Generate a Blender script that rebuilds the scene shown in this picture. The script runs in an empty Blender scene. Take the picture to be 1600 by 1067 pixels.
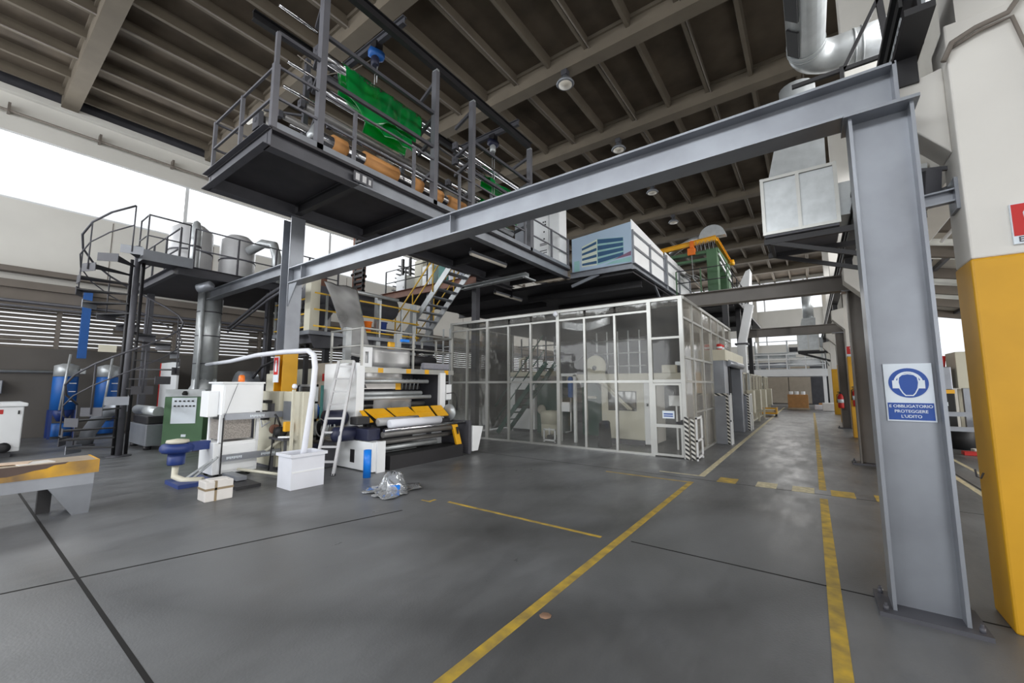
import bpy, bmesh, math, random
from mathutils import Vector, Matrix, Quaternion
random.seed(11)
SC = bpy.context.scene
COL = SC.collection
V = Vector
pi = math.pi

# ------------------------------------------------------------------ materials
def lin(c):
    return tuple(((x/255)/12.92 if x/255 <= .04045 else ((x/255+.055)/1.055)**2.4) for x in c)

MATS = {}
def mat(name, c, rough=.55, metal=0., var=.12, scale=4., bump=0., spec=.5, c2=None, detail=4.):
    m = bpy.data.materials.new(name); m.use_nodes = True
    nt = m.node_tree; b = nt.nodes['Principled BSDF']
    b.inputs['Roughness'].default_value = rough
    b.inputs['Metallic'].default_value = metal
    b.inputs['Specular IOR Level'].default_value = spec
    base = lin(c)
    tc = nt.nodes.new('ShaderNodeTexCoord'); nz = nt.nodes.new('ShaderNodeTexNoise')
    nz.inputs['Scale'].default_value = scale; nz.inputs['Detail'].default_value = detail
    nt.links.new(tc.outputs['Object'], nz.inputs['Vector'])
    cr = nt.nodes.new('ShaderNodeValToRGB')
    cr.color_ramp.elements[0].position = .3; cr.color_ramp.elements[1].position = .7
    d = lin(c2) if c2 else tuple(x*(1-var) for x in base)
    cr.color_ramp.elements[0].color = (*d, 1)
    cr.color_ramp.elements[1].color = (*(tuple(min(1, x*(1+var*.6)) for x in base)), 1)
    nt.links.new(nz.outputs['Fac'], cr.inputs['Fac']); nt.links.new(cr.outputs['Color'], b.inputs['Base Color'])
    if bump:
        bp = nt.nodes.new('ShaderNodeBump'); bp.inputs['Strength'].default_value = bump; bp.inputs['Distance'].default_value = .02
        nt.links.new(nz.outputs['Fac'], bp.inputs['Height']); nt.links.new(bp.outputs['Normal'], b.inputs['Normal'])
    MATS[name] = m
    return m

def glassy(name, tint, diff, rough=.06, haze=.2, gloss=.1, ior=1.45, lucent=0.):
    """thin clear sheet: mostly see-through, a little milky, mirror-like at grazing angles"""
    m = bpy.data.materials.new(name); m.use_nodes = True
    nt = m.node_tree; nt.nodes.clear()
    out = nt.nodes.new('ShaderNodeOutputMaterial')
    tr = nt.nodes.new('ShaderNodeBsdfTransparent'); tr.inputs['Color'].default_value = (*tint, 1)
    df = nt.nodes.new('ShaderNodeBsdfDiffuse'); df.inputs['Color'].default_value = (*diff, 1)
    if lucent:
        tl = nt.nodes.new('ShaderNodeBsdfTranslucent'); tl.inputs['Color'].default_value = (*diff, 1)
        ml = nt.nodes.new('ShaderNodeMixShader'); ml.inputs['Fac'].default_value = lucent
        nt.links.new(df.outputs[0], ml.inputs[1]); nt.links.new(tl.outputs[0], ml.inputs[2]); df = ml
    gl = nt.nodes.new('ShaderNodeBsdfGlossy'); gl.inputs['Roughness'].default_value = rough
    gl.inputs['Color'].default_value = (.95, .95, .95, 1)
    fr = nt.nodes.new('ShaderNodeFresnel'); fr.inputs['IOR'].default_value = ior
    tc = nt.nodes.new('ShaderNodeTexCoord'); nz = nt.nodes.new('ShaderNodeTexNoise'); nz.inputs['Scale'].default_value = 1.3
    nt.links.new(tc.outputs['Object'], nz.inputs['Vector'])
    mr = nt.nodes.new('ShaderNodeMapRange'); mr.inputs['From Min'].default_value = .3; mr.inputs['From Max'].default_value = .75
    mr.inputs['To Min'].default_value = haze*.5; mr.inputs['To Max'].default_value = haze*1.4
    nt.links.new(nz.outputs['Fac'], mr.inputs['Value'])
    m1 = nt.nodes.new('ShaderNodeMixShader'); m2 = nt.nodes.new('ShaderNodeMixShader')
    nt.links.new(mr.outputs['Result'], m1.inputs['Fac']); nt.links.new(tr.outputs[0], m1.inputs[1]); nt.links.new(df.outputs[0], m1.inputs[2])
    ad = nt.nodes.new('ShaderNodeMath'); ad.operation = 'ADD'; ad.use_clamp = True; ad.inputs[1].default_value = gloss
    nt.links.new(fr.outputs[0], ad.inputs[0]); nt.links.new(ad.outputs[0], m2.inputs['Fac'])
    nt.links.new(m1.outputs[0], m2.inputs[1]); nt.links.new(gl.outputs[0], m2.inputs[2])
    bp = nt.nodes.new('ShaderNodeBump'); bp.inputs['Strength'].default_value = .25; bp.inputs['Distance'].default_value = .03
    nt.links.new(nz.outputs['Fac'], bp.inputs['Height']); nt.links.new(bp.outputs['Normal'], gl.inputs['Normal'])
    nt.links.new(m2.outputs[0], out.inputs['Surface'])
    return m

def emit(name, c, s):
    m = bpy.data.materials.new(name); m.use_nodes = True
    nt = m.node_tree; nt.nodes.clear(); out = nt.nodes.new('ShaderNodeOutputMaterial')
    e = nt.nodes.new('ShaderNodeEmission'); e.inputs['Color'].default_value = (*lin(c), 1); e.inputs['Strength'].default_value = s
    nt.links.new(e.outputs[0], out.inputs['Surface']); return m

STEEL = mat('grey_painted_steel', (146, 150, 157), .36, .45, .08, 2.5, c2=(134, 137, 144))
STEELW = mat('warm_grey_painted_steel', (112, 107, 102), .5, 0, .12, 2.5)
PALEG = mat('pale_hazy_enamel', (196, 196, 198), .45, 0, .06, 3)
REDDECK = mat('bare_brown_board', (92, 76, 70), .7, 0, .15, 5)
RAILM = mat('dim_grey_rail_steel', (104, 104, 110), .45, 0, .12, 3)
STEELD = mat('dark_grey_steel', (78, 78, 84), .5, 0, .15, 3)
BLACK = mat('black_steel', (38, 37, 40), .5, 0, .2, 3)
VDARK = mat('black_shadowy_rubber', (22, 22, 24), .6, 0, .2, 3)
DECK = mat('dark_deck_plate', (62, 60, 64), .6, 0, .2, 3)
GALV = mat('galvanised_sheet', (186, 190, 192), .36, .42, .12, 6)
ALU = mat('aluminium_profile', (182, 182, 178), .35, .5, .05, 6)
CHROME = mat('polished_chrome', (205, 205, 208), .16, 1., .05, 8)
ROLLER = mat('grey_roller', (120, 118, 116), .35, .3, .1, 6)
WHITE = mat('white_enamel', (240, 242, 244), .35, 0, .03, 3)
WHITEP = mat('white_plastic', (228, 230, 238), .5, 0, .04, 3)
OFFW = mat('white_wall_paint', (214, 210, 202), .8, 0, .06, 1.5, .05)
PILW = mat('white_pillar_paint', (218, 215, 209), .8, 0, .04, 2, .05)
CREAM = mat('cream_enamel', (206, 202, 184), .5, 0, .05, 3)
BEIGE = mat('beige_panel', (176, 164, 148), .6, 0, .08, 3)
YELP = mat('yellow_pillar_paint', (208, 154, 20), .5, 0, .10, 2.2, .06)
YEL = mat('yellow_enamel', (232, 172, 26), .45, 0, .08, 4)
YELRAIL = mat('yellow_rail_paint', (226, 182, 60), .45, 0, .1, 4)
ORANGE = mat('orange_lens', (236, 120, 36), .3, 0, .08, 5)
BLUE = mat('blue_enamel', (28, 92, 168), .45, 0, .12, 3)
BLUED = mat('dark_blue_enamel', (34, 56, 118), .45, 0, .12, 3)
BLUEB = mat('bright_blue_tube', (22, 128, 232), .35, 0, .04, 3)
NAVY = mat('navy_motor', (32, 36, 62), .5, 0, .15, 4)
GREEN = mat('green_machine_paint', (72, 108, 74), .5, 0, .1, 3)
GREEND = mat('dark_green_machine', (22, 74, 62), .5, 0, .1, 3)
TEAL = mat('teal_panel', (60, 128, 122), .5, 0, .1, 3)
RED = mat('signal_red', (196, 34, 30), .5, 0, .05, 4)
SIGNBLUE = mat('sign_blue', (16, 72, 158), .4, 0, .04, 4)
SIGNW = mat('sign_white', (222, 230, 238), .4, 0, .03, 4)
CARD = mat('brown_cardboard', (186, 138, 88), .75, 0, .12, 5)
KRAFT = mat('orange_kraft_core', (204, 146, 88), .6, 0, .1, 6)
PINKB = mat('pinkish_plastic_sheet', (214, 186, 160), .5, 0, .08, 3)
BROWN = mat('rust_brown_pipe', (132, 92, 76), .6, 0, .2, 4)
CONC = mat('ceiling_concrete', (96, 85, 72), .85, 0, .16, 1.1, .08, c2=(74, 65, 55))
CONCB = mat('ceiling_beam_concrete', (112, 103, 90), .85, 0, .14, 1.3, .08)
WALLD = mat('dark_lower_wall', (96, 92, 88), .8, 0, .1, 1.2)
WALLP = mat('pale_wall_sheet', (230, 228, 222), .7, 0, .05, .8)
GUTTER = mat('brown_grey_beam', (120, 112, 104), .7, 0, .12, 1.5)
MARKY = mat('worn_yellow_line', (204, 170, 62), .6, 0, .25, 7, c2=(150, 130, 80), detail=9)
MARKW = mat('worn_cream_mark', (222, 212, 178), .6, 0, .2, 12, c2=(180, 170, 140))
JOINT = mat('floor_joint_tar', (28, 27, 27), .8, 0, .2, 6)
DIRT = mat('rubble_dust', (150, 118, 96), .9, 0, .3, 12)
PAPER = mat('white_paper', (226, 222, 218), .8, 0, .05, 6)
WOOD = mat('bench_plank_top', (176, 160, 140), .7, 0, .15, 5)
BENCHY = mat('scuffed_yellow_front', (216, 164, 40), .55, 0, .1, 2.3, c2=(92, 78, 70), detail=8)
TAPE = mat('brown_parcel_tape', (150, 132, 104), .4, 0, .1, 6)
SKYB = mat('printed_sky_panel', (176, 198, 220), .5, 0, .05, .8)
PRINTB = mat('printed_dark_blue', (44, 88, 128), .5, 0, .08, 4)
PRINTG = mat('printed_pale_green', (150, 196, 196), .5, 0, .06, 4)
PRINTC = mat('printed_cream', (214, 224, 208), .5, 0, .05, 4)
PRINTP = mat('printed_mauve', (136, 96, 122), .5, 0, .08, 4)
GREYFOAM = mat('grey_foam_sheet', (140, 140, 148), .85, 0, .12, 20, .2)
MESHM = mat('perforated_grille', (160, 154, 148), .5, .3, .5, 60)
LAMPM = mat('frosted_lamp_cover', (214, 208, 196), .4, 0, .04, 5)
FILMG = glassy('grey_plastic_film', (.75, .75, .76), (.60, .60, .60), .18, .66, .05)
FILMC = glassy('clear_plastic_film', (.9, .92, .95), (.75, .78, .82), .12, .35, .16)
FILMGREEN = glassy('green_plastic_film', (.02, .75, .16), (.012, .55, .14), .10, .66, .05, lucent=.55)
PANEL = glassy('clear_acrylic_panel', (.97, .97, .96), (.62, .61, .58), .04, .075, .0, 1.3)
PANELY = glassy('aged_acrylic_panel', (.85, .82, .77), (.70, .66, .58), .08, .30, .0, 1.3)
SKYSHEET = glassy('milky_roof_sheet', (.75, .75, .72), (.85, .84, .80), .3, .85, .0, 1.2, lucent=.8)
WGLASS = glassy('machine_window_glass', (.55, .56, .54), (.3, .3, .3), .05, .3, .05)

def stripes(name, a, b, freq, axis, rough=.5):
    m = bpy.data.materials.new(name); m.use_nodes = True
    nt = m.node_tree; p = nt.nodes['Principled BSDF']; p.inputs['Roughness'].default_value = rough
    tc = nt.nodes.new('ShaderNodeTexCoord'); dt = nt.nodes.new('ShaderNodeVectorMath'); dt.operation = 'DOT_PRODUCT'
    dt.inputs[1].default_value = axis
    nt.links.new(tc.outputs['Object'], dt.inputs[0])
    mu = nt.nodes.new('ShaderNodeMath'); mu.operation = 'MULTIPLY'; mu.inputs[1].default_value = freq
    fr = nt.nodes.new('ShaderNodeMath'); fr.operation = 'FRACT'; gt = nt.nodes.new('ShaderNodeMath'); gt.operation = 'GREATER_THAN'; gt.inputs[1].default_value = .5
    nt.links.new(dt.outputs['Value'], mu.inputs[0]); nt.links.new(mu.outputs[0], fr.inputs[0]); nt.links.new(fr.outputs[0], gt.inputs[0])
    mx = nt.nodes.new('ShaderNodeMixRGB'); mx.inputs[1].default_value = (*lin(a), 1); mx.inputs[2].default_value = (*lin(b), 1)
    nt.links.new(gt.outputs[0], mx.inputs[0]); nt.links.new(mx.outputs[0], p.inputs['Base Color'])
    return m
HAZARD = stripes('black_white_hazard_tape', (30, 30, 30), (205, 202, 195), 13., (.5, .5, .8))
CORRUG = stripes('rolled_louvre_sheet', (150, 148, 145), (205, 203, 198), 3., (0, 0, 1))

# floor
def floor_mat():
    m = bpy.data.materials.new('worn_concrete_floor'); m.use_nodes = True
    nt = m.node_tree; b = nt.nodes['Principled BSDF']; N = nt.nodes.new; L = nt.links.new
    tc = N('ShaderNodeTexCoord')
    n1 = N('ShaderNodeTexNoise'); n1.inputs['Scale'].default_value = .38; n1.inputs['Detail'].default_value = 6; n1.inputs['Distortion'].default_value = .6
    n2 = N('ShaderNodeTexNoise'); n2.inputs['Scale'].default_value = 3.1; n2.inputs['Detail'].default_value = 8; n2.inputs['Roughness'].default_value = .7
    n3 = N('ShaderNodeTexNoise'); n3.inputs['Scale'].default_value = 60; n3.inputs['Detail'].default_value = 3
    mp = N('ShaderNodeMapping'); mp.inputs['Scale'].default_value = (1., .35, 1); mp.inputs['Rotation'].default_value = (0, 0, .5)
    L(tc.outputs['Object'], n1.inputs['Vector']); L(tc.outputs['Object'], mp.inputs['Vector']); L(mp.outputs[0], n2.inputs['Vector']); L(tc.outputs['Object'], n3.inputs['Vector'])
    r1 = N('ShaderNodeValToRGB'); r1.color_ramp.elements[0].position = .32; r1.color_ramp.elements[1].position = .72
    r1.color_ramp.elements[0].color = (*lin((88, 88, 88)), 1); r1.color_ramp.elements[1].color = (*lin((138, 140, 143)), 1)
    L(n1.outputs['Fac'], r1.inputs['Fac'])
    r2 = N('ShaderNodeValToRGB'); r2.color_ramp.elements[0].position = .3; r2.color_ramp.elements[1].position = .7
    r2.color_ramp.elements[0].color = (.66, .66, .67, 1); r2.color_ramp.elements[1].color = (1.08, 1.08, 1.08, 1)
    L(n2.outputs['Fac'], r2.inputs['Fac'])
    mx = N('ShaderNodeMixRGB'); mx.blend_type = 'MULTIPLY'; mx.inputs[0].default_value = .8
    L(r1.outputs[0], mx.inputs[1]); L(r2.outputs[0], mx.inputs[2])
    # dark tyre sweeps: distance bands around a centre out on the floor
    sx = N('ShaderNodeSeparateXYZ'); L(tc.outputs['Object'], sx.inputs[0])
    vd = N('ShaderNodeVectorMath'); vd.operation = 'DISTANCE'; vd.inputs[1].default_value = (-7.2, 9.6, 0)
    dn = N('ShaderNodeMixRGB'); dn.blend_type = 'ADD'; dn.inputs[0].default_value = .5
    L(tc.outputs['Object'], dn.inputs[1]); L(n1.outputs['Color'], dn.inputs[2]); L(dn.outputs[0], vd.inputs[0])
    pp = N('ShaderNodeMath'); pp.operation = 'PINGPONG'; pp.inputs[1].default_value = .9; L(vd.outputs['Value'], pp.inputs[0])
    rr = N('ShaderNodeMapRange'); rr.inputs['From Min'].default_value = .0; rr.inputs['From Max'].default_value = .35
    rr.inputs['To Min'].default_value = .74; rr.inputs['To Max'].default_value = 1.; L(pp.outputs[0], rr.inputs['Value'])
    m2 = N('ShaderNodeMixRGB'); m2.blend_type = 'MULTIPLY'; m2.inputs[0].default_value = 1; L(mx.outputs[0], m2.inputs[1]); L(rr.outputs[0], m2.inputs[2])
    L(m2.outputs[0], b.inputs['Base Color'])
    ro = N('ShaderNodeMapRange'); ro.inputs['From Min'].default_value = .3; ro.inputs['From Max'].default_value = .7
    ro.inputs['To Min'].default_value = .26; ro.inputs['To Max'].default_value = .52; L(n2.outputs['Fac'], ro.inputs['Value']); L(ro.outputs[0], b.inputs['Roughness'])
    bp = N('ShaderNodeBump'); bp.inputs['Strength'].default_value = .12; bp.inputs['Distance'].default_value = .01
    L(n3.outputs['Fac'], bp.inputs['Height']); L(bp.outputs['Normal'], b.inputs['Normal'])
    return m
FLOOR = floor_mat()

# ------------------------------------------------------------------ mesh kit
class MB:
    def __init__(s): s.v = []; s.f = []; s.sm = []
    def add(s, vs, fs, smooth=False):
        n = len(s.v); s.v += [V(p) for p in vs]
        s.f += [tuple(i+n for i in f) for f in fs]; s.sm += [smooth]*len(fs); return s
    def box(s, x0, x1, y0, y1, z0, z1):
        x0, x1 = sorted((x0, x1)); y0, y1 = sorted((y0, y1)); z0, z1 = sorted((z0, z1))
        return s.add([(x0,y0,z0),(x1,y0,z0),(x1,y1,z0),(x0,y1,z0),(x0,y0,z1),(x1,y0,z1),(x1,y1,z1),(x0,y1,z1)],
            [(3,2,1,0),(4,5,6,7),(0,1,5,4),(1,2,6,5),(2,3,7,6),(3,0,4,7)])
    def obox(s, c, size, rz=0, rx=0, ry=0):
        M = Matrix.Translation(c) @ Matrix.Rotation(rz,4,'Z') @ Matrix.Rotation(ry,4,'Y') @ Matrix.Rotation(rx,4,'X')
        a,b,d = [q/2 for q in size]
        vs = [M @ V(p) for p in [(-a,-b,-d),(a,-b,-d),(a,b,-d),(-a,b,-d),(-a,-b,d),(a,-b,d),(a,b,d),(-a,b,d)]]
        return s.add(vs, [(3,2,1,0),(4,5,6,7),(0,1,5,4),(1,2,6,5),(2,3,7,6),(3,0,4,7)])
    def frame(s, p, q, up):
        p, q = V(p), V(q); d = (q-p).normalized(); up = V(up)
        if abs(d.dot(up)) > .98: up = V((1,0,0)) if abs(d.x) < .9 else V((0,1,0))
        r = d.cross(up).normalized(); u = r.cross(d).normalized()
        return p, q, r, u
    def bar(s, p, q, w, h, up=(0,0,1)):
        p, q, r, u = s.frame(p, q, up); a, b = r*w/2, u*h/2
        return s.add([p-a-b,p+a-b,p+a+b,p-a+b,q-a-b,q+a-b,q+a+b,q-a+b],
            [(0,1,2,3),(7,6,5,4),(1,0,4,5),(2,1,5,6),(3,2,6,7),(0,3,7,4)])
    def extr(s, outline, p, q, up=(0,0,1)):
        p, q, r, u = s.frame(p, q, up); n = len(outline)
        vs = [p+r*a+u*b for a,b in outline]+[q+r*a+u*b for a,b in outline]
        return s.add(vs, [tuple(range(n)), tuple(range(2*n-1,n-1,-1))]+[((i+1)%n,i,n+i,n+(i+1)%n) for i in range(n)])
    def ibeam(s, p, q, h, b, tf=.02, tw=.012, up=(0,0,1)):
        H, B, w = h/2, b/2, tw/2
        return s.extr([(-B,-H),(B,-H),(B,-H+tf),(w,-H+tf),(w,H-tf),(B,H-tf),(B,H),(-B,H),(-B,H-tf),(-w,H-tf),(-w,-H+tf),(-B,-H+tf)], p, q, up)
    def chan(s, p, q, h, b, t=.012, up=(0,0,1), flip=1):
        H = h/2
        return s.extr([(0,-H),(b*flip,-H),(b*flip,-H+t),(t*flip,-H+t),(t*flip,H-t),(b*flip,H-t),(b*flip,H),(0,H)], p, q, up)
    def tube(s, pts, r, n=10, caps=True):
        pts = [V(p) for p in pts]; rs = r if isinstance(r, (list,tuple)) else [r]*len(pts)
        up = V((0,0,1)); d0 = (pts[1]-pts[0]).normalized()
        if abs(d0.dot(up)) > .95: up = V((1,0,0))
        prev = None; rings = []
        for i, p in enumerate(pts):
            a = pts[max(0,i-1)]; b = pts[min(len(pts)-1,i+1)]; d = (b-a).normalized()
            x = d.cross(up) if prev is None else prev - d*prev.dot(d)
            if x.length < 1e-5: x = d.orthogonal()
            x.normalize(); prev = x; y = d.cross(x)
            rings.append([p+(x*math.cos(2*pi*k/n)+y*math.sin(2*pi*k/n))*rs[i] for k in range(n)])
        m = len(s.v); s.v += [q for ring in rings for q in ring]
        for i in range(len(pts)-1):
            for k in range(n):
                s.f.append((m+i*n+k, m+i*n+(k+1)%n, m+(i+1)*n+(k+1)%n, m+(i+1)*n+k)); s.sm.append(True)
        if caps:
            s.f.append(tuple(m+k for k in range(n-1,-1,-1))); s.sm.append(False)
            s.f.append(tuple(m+(len(pts)-1)*n+k for k in range(n))); s.sm.append(False)
        return s
    def lathe(s, prof, c, axis=(0,0,1), n=20):
        c = V(c); ax = V(axis).normalized(); x = ax.orthogonal().normalized(); y = ax.cross(x); m = len(s.v)
        for r, h in prof:
            for k in range(n):
                a = 2*pi*k/n; s.v.append(c+ax*h+(x*math.cos(a)+y*math.sin(a))*max(r,1e-4))
        for i in range(len(prof)-1):
            for k in range(n):
                s.f.append((m+i*n+k, m+i*n+(k+1)%n, m+(i+1)*n+(k+1)%n, m+(i+1)*n+k)); s.sm.append(True)
        s.f.append(tuple(m+k for k in range(n-1,-1,-1))); s.sm.append(False)
        s.f.append(tuple(m+(len(prof)-1)*n+k for k in range(n))); s.sm.append(False)
        return s
    def poly(s, pts, th):
        """flat polygon given a real thickness along -normal"""
        pts = [V(p) for p in pts]; n = len(pts); nr = V((0,0,0))
        for i in range(n): nr += pts[i].cross(pts[(i+1)%n])
        nr.normalize(); bk = [p-nr*th for p in pts]
        return s.add(pts+bk, [tuple(range(n)), tuple(range(2*n-1,n-1,-1))]+[((i+1)%n,i,n+i,n+(i+1)%n) for i in range(n)])
    def grid(s, fn, nu, nv, th=.004):
        """curved sheet fn(u,v) with thickness"""
        P = [[V(fn(i/nu, j/nv)) for j in range(nv+1)] for i in range(nu+1)]
        m = len(s.v); W = nv+1; tot = (nu+1)*W
        for i in range(nu+1):
            for j in range(nv+1): s.v.append(P[i][j])
        for i in range(nu+1):
            for j in range(nv+1):
                a = P[min(i+1,nu)][j]-P[max(i-1,0)][j]; b = P[i][min(j+1,nv)]-P[i][max(j-1,0)]
                nn = a.cross(b); nn = nn.normalized() if nn.length > 1e-9 else V((0,0,1)); s.v.append(P[i][j]-nn*th)
        for i in range(nu):
            for j in range(nv):
                q = [m+i*W+j, m+(i+1)*W+j, m+(i+1)*W+j+1, m+i*W+j+1]
                s.f += [tuple(q), tuple(k+tot for k in reversed(q))]; s.sm += [True, True]
        for i in range(nu):
            for j in (0, nv):
                a, b = m+i*W+j, m+(i+1)*W+j; s.f.append((a, b, b+tot, a+tot)); s.sm.append(False)
        for j in range(nv):
            for i in (0, nu):
                a, b = m+i*W+j, m+i*W+j+1; s.f.append((a, b, b+tot, a+tot)); s.sm.append(False)
        return s

ORG = {}
def build(name, mb, material, parent=None, bevel=0, org=None, label=None):
    if parent is not None: o0 = ORG[parent.name]
    else:
        if org is None:
            xs = [p.x for p in mb.v]; ys = [p.y for p in mb.v]; zs = [p.z for p in mb.v]
            org = ((min(xs)+max(xs))/2, (min(ys)+max(ys))/2, min(zs))
        o0 = V(org)
    me = bpy.data.meshes.new(name)
    me.from_pydata([tuple(p-o0) for p in mb.v], [], mb.f)
    me.polygons.foreach_set('use_smooth', mb.sm)
    me.validate(); 
    bm = bmesh.new(); bm.from_mesh(me); bmesh.ops.recalc_face_normals(bm, faces=bm.faces[:]); bm.to_mesh(me); bm.free()
    me.materials.append(material)
    o = bpy.data.objects.new(name, me); COL.objects.link(o)
    if parent is not None: o.parent = parent
    else: o.location = o0
    ORG[o.name] = o0
    if bevel:
        b = o.modifiers.new('edge', 'BEVEL'); b.width = bevel; b.segments = 2; b.limit_method = 'ANGLE'
    if label: o['label'] = label
    return o

def tag(o, label, cat, group=None):
    o['label'] = label; o['category'] = cat; o['kind'] = 'thing'
    if group: o['group'] = group
    return o
def thing(name, label, cat, loc, group=None):
    o = bpy.data.objects.new(name, None); o.empty_display_size = .2; COL.objects.link(o)
    o.location = loc; ORG[o.name] = V(loc)
    return tag(o, label, cat, group)
def struct(name, mb, m, parent=None, **k):
    o = build(name, mb, m, parent, **k)
    if parent is None: o['kind'] = 'structure'
    return o
def one(name, mb, m, label, cat, group=None, **k):
    return tag(build(name, mb, m, None, **k), label, cat, group)
def copytree(root, loc, rz=0, label=None):
    r = root.copy(); COL.objects.link(r); r.location = loc; r.rotation_euler = (0,0,rz); ORG[r.name] = V(loc)
    if label: r['label'] = label
    for c in [q for q in bpy.data.objects if q.parent == root]:
        k = c.copy(); COL.objects.link(k); k.parent = r; ORG[k.name] = V(loc)
        for d in [q for q in bpy.data.objects if q.parent == c]:
            e = d.copy(); COL.objects.link(e); e.parent = k; ORG[e.name] = V(loc)
    return r
def text(body, size, loc, rot, m, parent, name='lettering', bold=.0, align='CENTER'):
    cu = bpy.data.curves.new(name, 'FONT'); cu.body = body; cu.size = size; cu.align_x = align; cu.align_y = 'CENTER'
    cu.extrude = .0015; cu.offset = bold; cu.space_line = 1.0
    tmp = bpy.data.objects.new(name+'_tmp', cu); COL.objects.link(tmp)
    bpy.context.view_layer.update()
    me = bpy.data.meshes.new_from_object(tmp.evaluated_get(bpy.context.evaluated_depsgraph_get()))
    bpy.data.objects.remove(tmp)
    me.materials.clear(); me.materials.append(m)
    M = Matrix.Translation(V(loc)-ORG[parent.name]) @ rot.to_4x4(); me.transform(M)
    o = bpy.data.objects.new(name, me); COL.objects.link(o); o.parent = parent; ORG[o.name] = ORG[parent.name]
    return o
FACE_NEG_Y = Matrix.Rotation(pi/2, 3, 'X')                       # reads from -Y
FACE_POS_X = Matrix.Rotation(pi/2, 3, 'Z') @ FACE_NEG_Y          # reads from +X

def railing(parent, pts, h, mp, mr, step=1.1, rails=(1., .5), pr=.022, rr=.02, posts=None):
    """posts and rails along a path; every post and every rail run its own part"""
    pts = [V(p) for p in pts]
    done = set()
    for a, b in zip(pts, pts[1:]):
        L = (b-a).length; n = max(1, round(L/step))
        for i in range(n+1):
            p = a.lerp(b, i/n); k = (round(p.x,2), round(p.y,2), round(p.z,2))
            if k in done: continue
            done.add(k); build('post', MB().box(p.x-pr,p.x+pr,p.y-pr,p.y+pr,p.z,p.z+h), mp, parent)
    for f in rails:
        build('rail', MB().tube([p+V((0,0,h*f)) for p in pts], rr, 8), mr, parent)

# ================================================================== SETTING
WX = -19.5          # inner face of the left wall
CZ = 11.2           # underside of roof slab
fl = struct('floor', MB().box(-60, 40, -40, 80, -.3, 0), FLOOR, org=(0,0,0))
def mark(name, x0, x1, y0, y1, m, h=.002): struct(name, MB().box(x0, x1, y0, y1, .0003, h), m, fl)
mark('joint', -40, 9, .775, .803, JOINT, .0015); mark('joint', -1.6, 9, 4.285, 4.303, JOINT, .0015)
mark('joint', -40, 9, 7.72, 7.735, JOINT, .0012)
struct('joint', MB().extr([(-.012,0),(.012,0),(.012,.0014),(-.012,.0014)], (-5.2,.2,.0002), (-4.36,3.6,.0002)), JOINT, fl)
struct('joint', MB().extr([(-.012,0),(.012,0),(.012,.0014),(-.012,.0014)], (-5.9,-2,.0002), (-5.2,.2,.0002)), JOINT, fl)
mark('joint', 2.0, 2.03, -5, 30, JOINT, .0012)
mark('marking_line', -1.755, -1.675, -3, 7.45, MARKY); mark('marking_line', -1.72, -1.62, 8.0, 36, MARKW)
mark('marking_line', .0, .09, -3, 7.45, MARKY); mark('marking_line', .0, .09, 8.05, 30, MARKY)
mark('marking_line', -4.15, -1.9, 4.2, 4.25, MARKY); mark('marking_line', -3.2, -1.76, 7.38, 7.43, MARKY)
mark('marking_line', -2.4, -1.72, 8.0, 8.05, MARKW); mark('marking_patch', -4.52, -4.34, 4.06, 4.09, MARKY); mark('marking_patch', -4.4, -4.36, 4.09, 4.2, MARKY)
for x0, m in ((-1.38, MARKY), (-.82, MARKW), (-.34, MARKW), (.14, MARKY), (.64, MARKY)):
    mark('marking_patch', x0, x0+.28, 7.72, 8.12, m, .0025)
mark('marking_line', 1.9, 1.98, 5, 25, MARKW); mark('marking_line', 2.35, 2.42, 5, 25, MARKW)  # pale strips painted in for sunlight lines on the side bay floor

# roof: slab, cross beams, ribs
ce = struct('ceiling', MB().box(WX-.5, 1.9, -9, 44, CZ, CZ+.3), CONC, org=(0,0,CZ))
BY = [-6.3, -2.35, 1.65, 5.6, 9.9, 13.75, 17.9, 22.0, 26.1, 30.2, 34.3, 38.4]
for i, y in enumerate(BY):
    struct('trim_%d' % (i+1), MB().box(WX-.4, 1.6, y-.2, y+.2, CZ-.55, CZ).box(WX-.4, 1.6, y-.26, y+.26, CZ-.1, CZ), CONCB)
rb = MB()
x = -18.9
ribx = []
while x < 1.2: ribx.append(x); x += 1.2
for x in ribx:
    r = struct('rib', MB().add([(x-.05,-7,CZ-.28),(x+.05,-7,CZ-.28),(x+.09,-7,CZ),(x-.09,-7,CZ),(x-.05,44,CZ-.28),(x+.05,44,CZ-.28),(x+.09,44,CZ),(x-.09,44,CZ)],
        [(0,1,2,3),(7,6,5,4),(0,4,5,1),(1,5,6,2),(2,6,7,3),(3,7,4,0)]), CONCB, ce)
for x in ribx[2::2]:
    struct('conduit', MB().tube([(x+.1,-6,CZ-.3),(x+.1,43,CZ-.3)], .022, 6), GUTTER, ce)

# left wall
wl = struct('wall_left', MB().box(WX-.3, WX, -7, 44, 0, 2.75), WALLD, org=(WX,0,0))
struct('upper_sheet', MB().box(WX-.3, WX, -7, 44, 9.42, CZ-.02), WALLP, wl)
struct('panel_sheet', MB().box(WX-.3, WX, -7, 44, 5.15, 7.3), WALLP, wl)
struct('cornice', MB().box(WX-.3, WX+.22, -7, 44, CZ-.62, CZ-.45), WALLP, wl)
struct('eave_shadow_board', MB().box(WX, WX+.12, -7, 44, CZ-.45, CZ-.02), STEELD, wl)  # dark board stands in for the shadow gap under the roof
struct('sill_beam', MB().box(WX-.3, WX+.25, -7, 44, 4.55, 4.78), GUTTER, wl)
struct('cable_tray', MB().box(WX+.05, WX+.4, -7, 8.2, 5.0, 5.13).box(WX+.05, WX+.08, -7, 8.2, 5.13, 5.22), GUTTER, wl)
struct('lintel_band', MB().box(WX-.3, WX, -7, 44, 4.78, 5.15), WALLP, wl)
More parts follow.
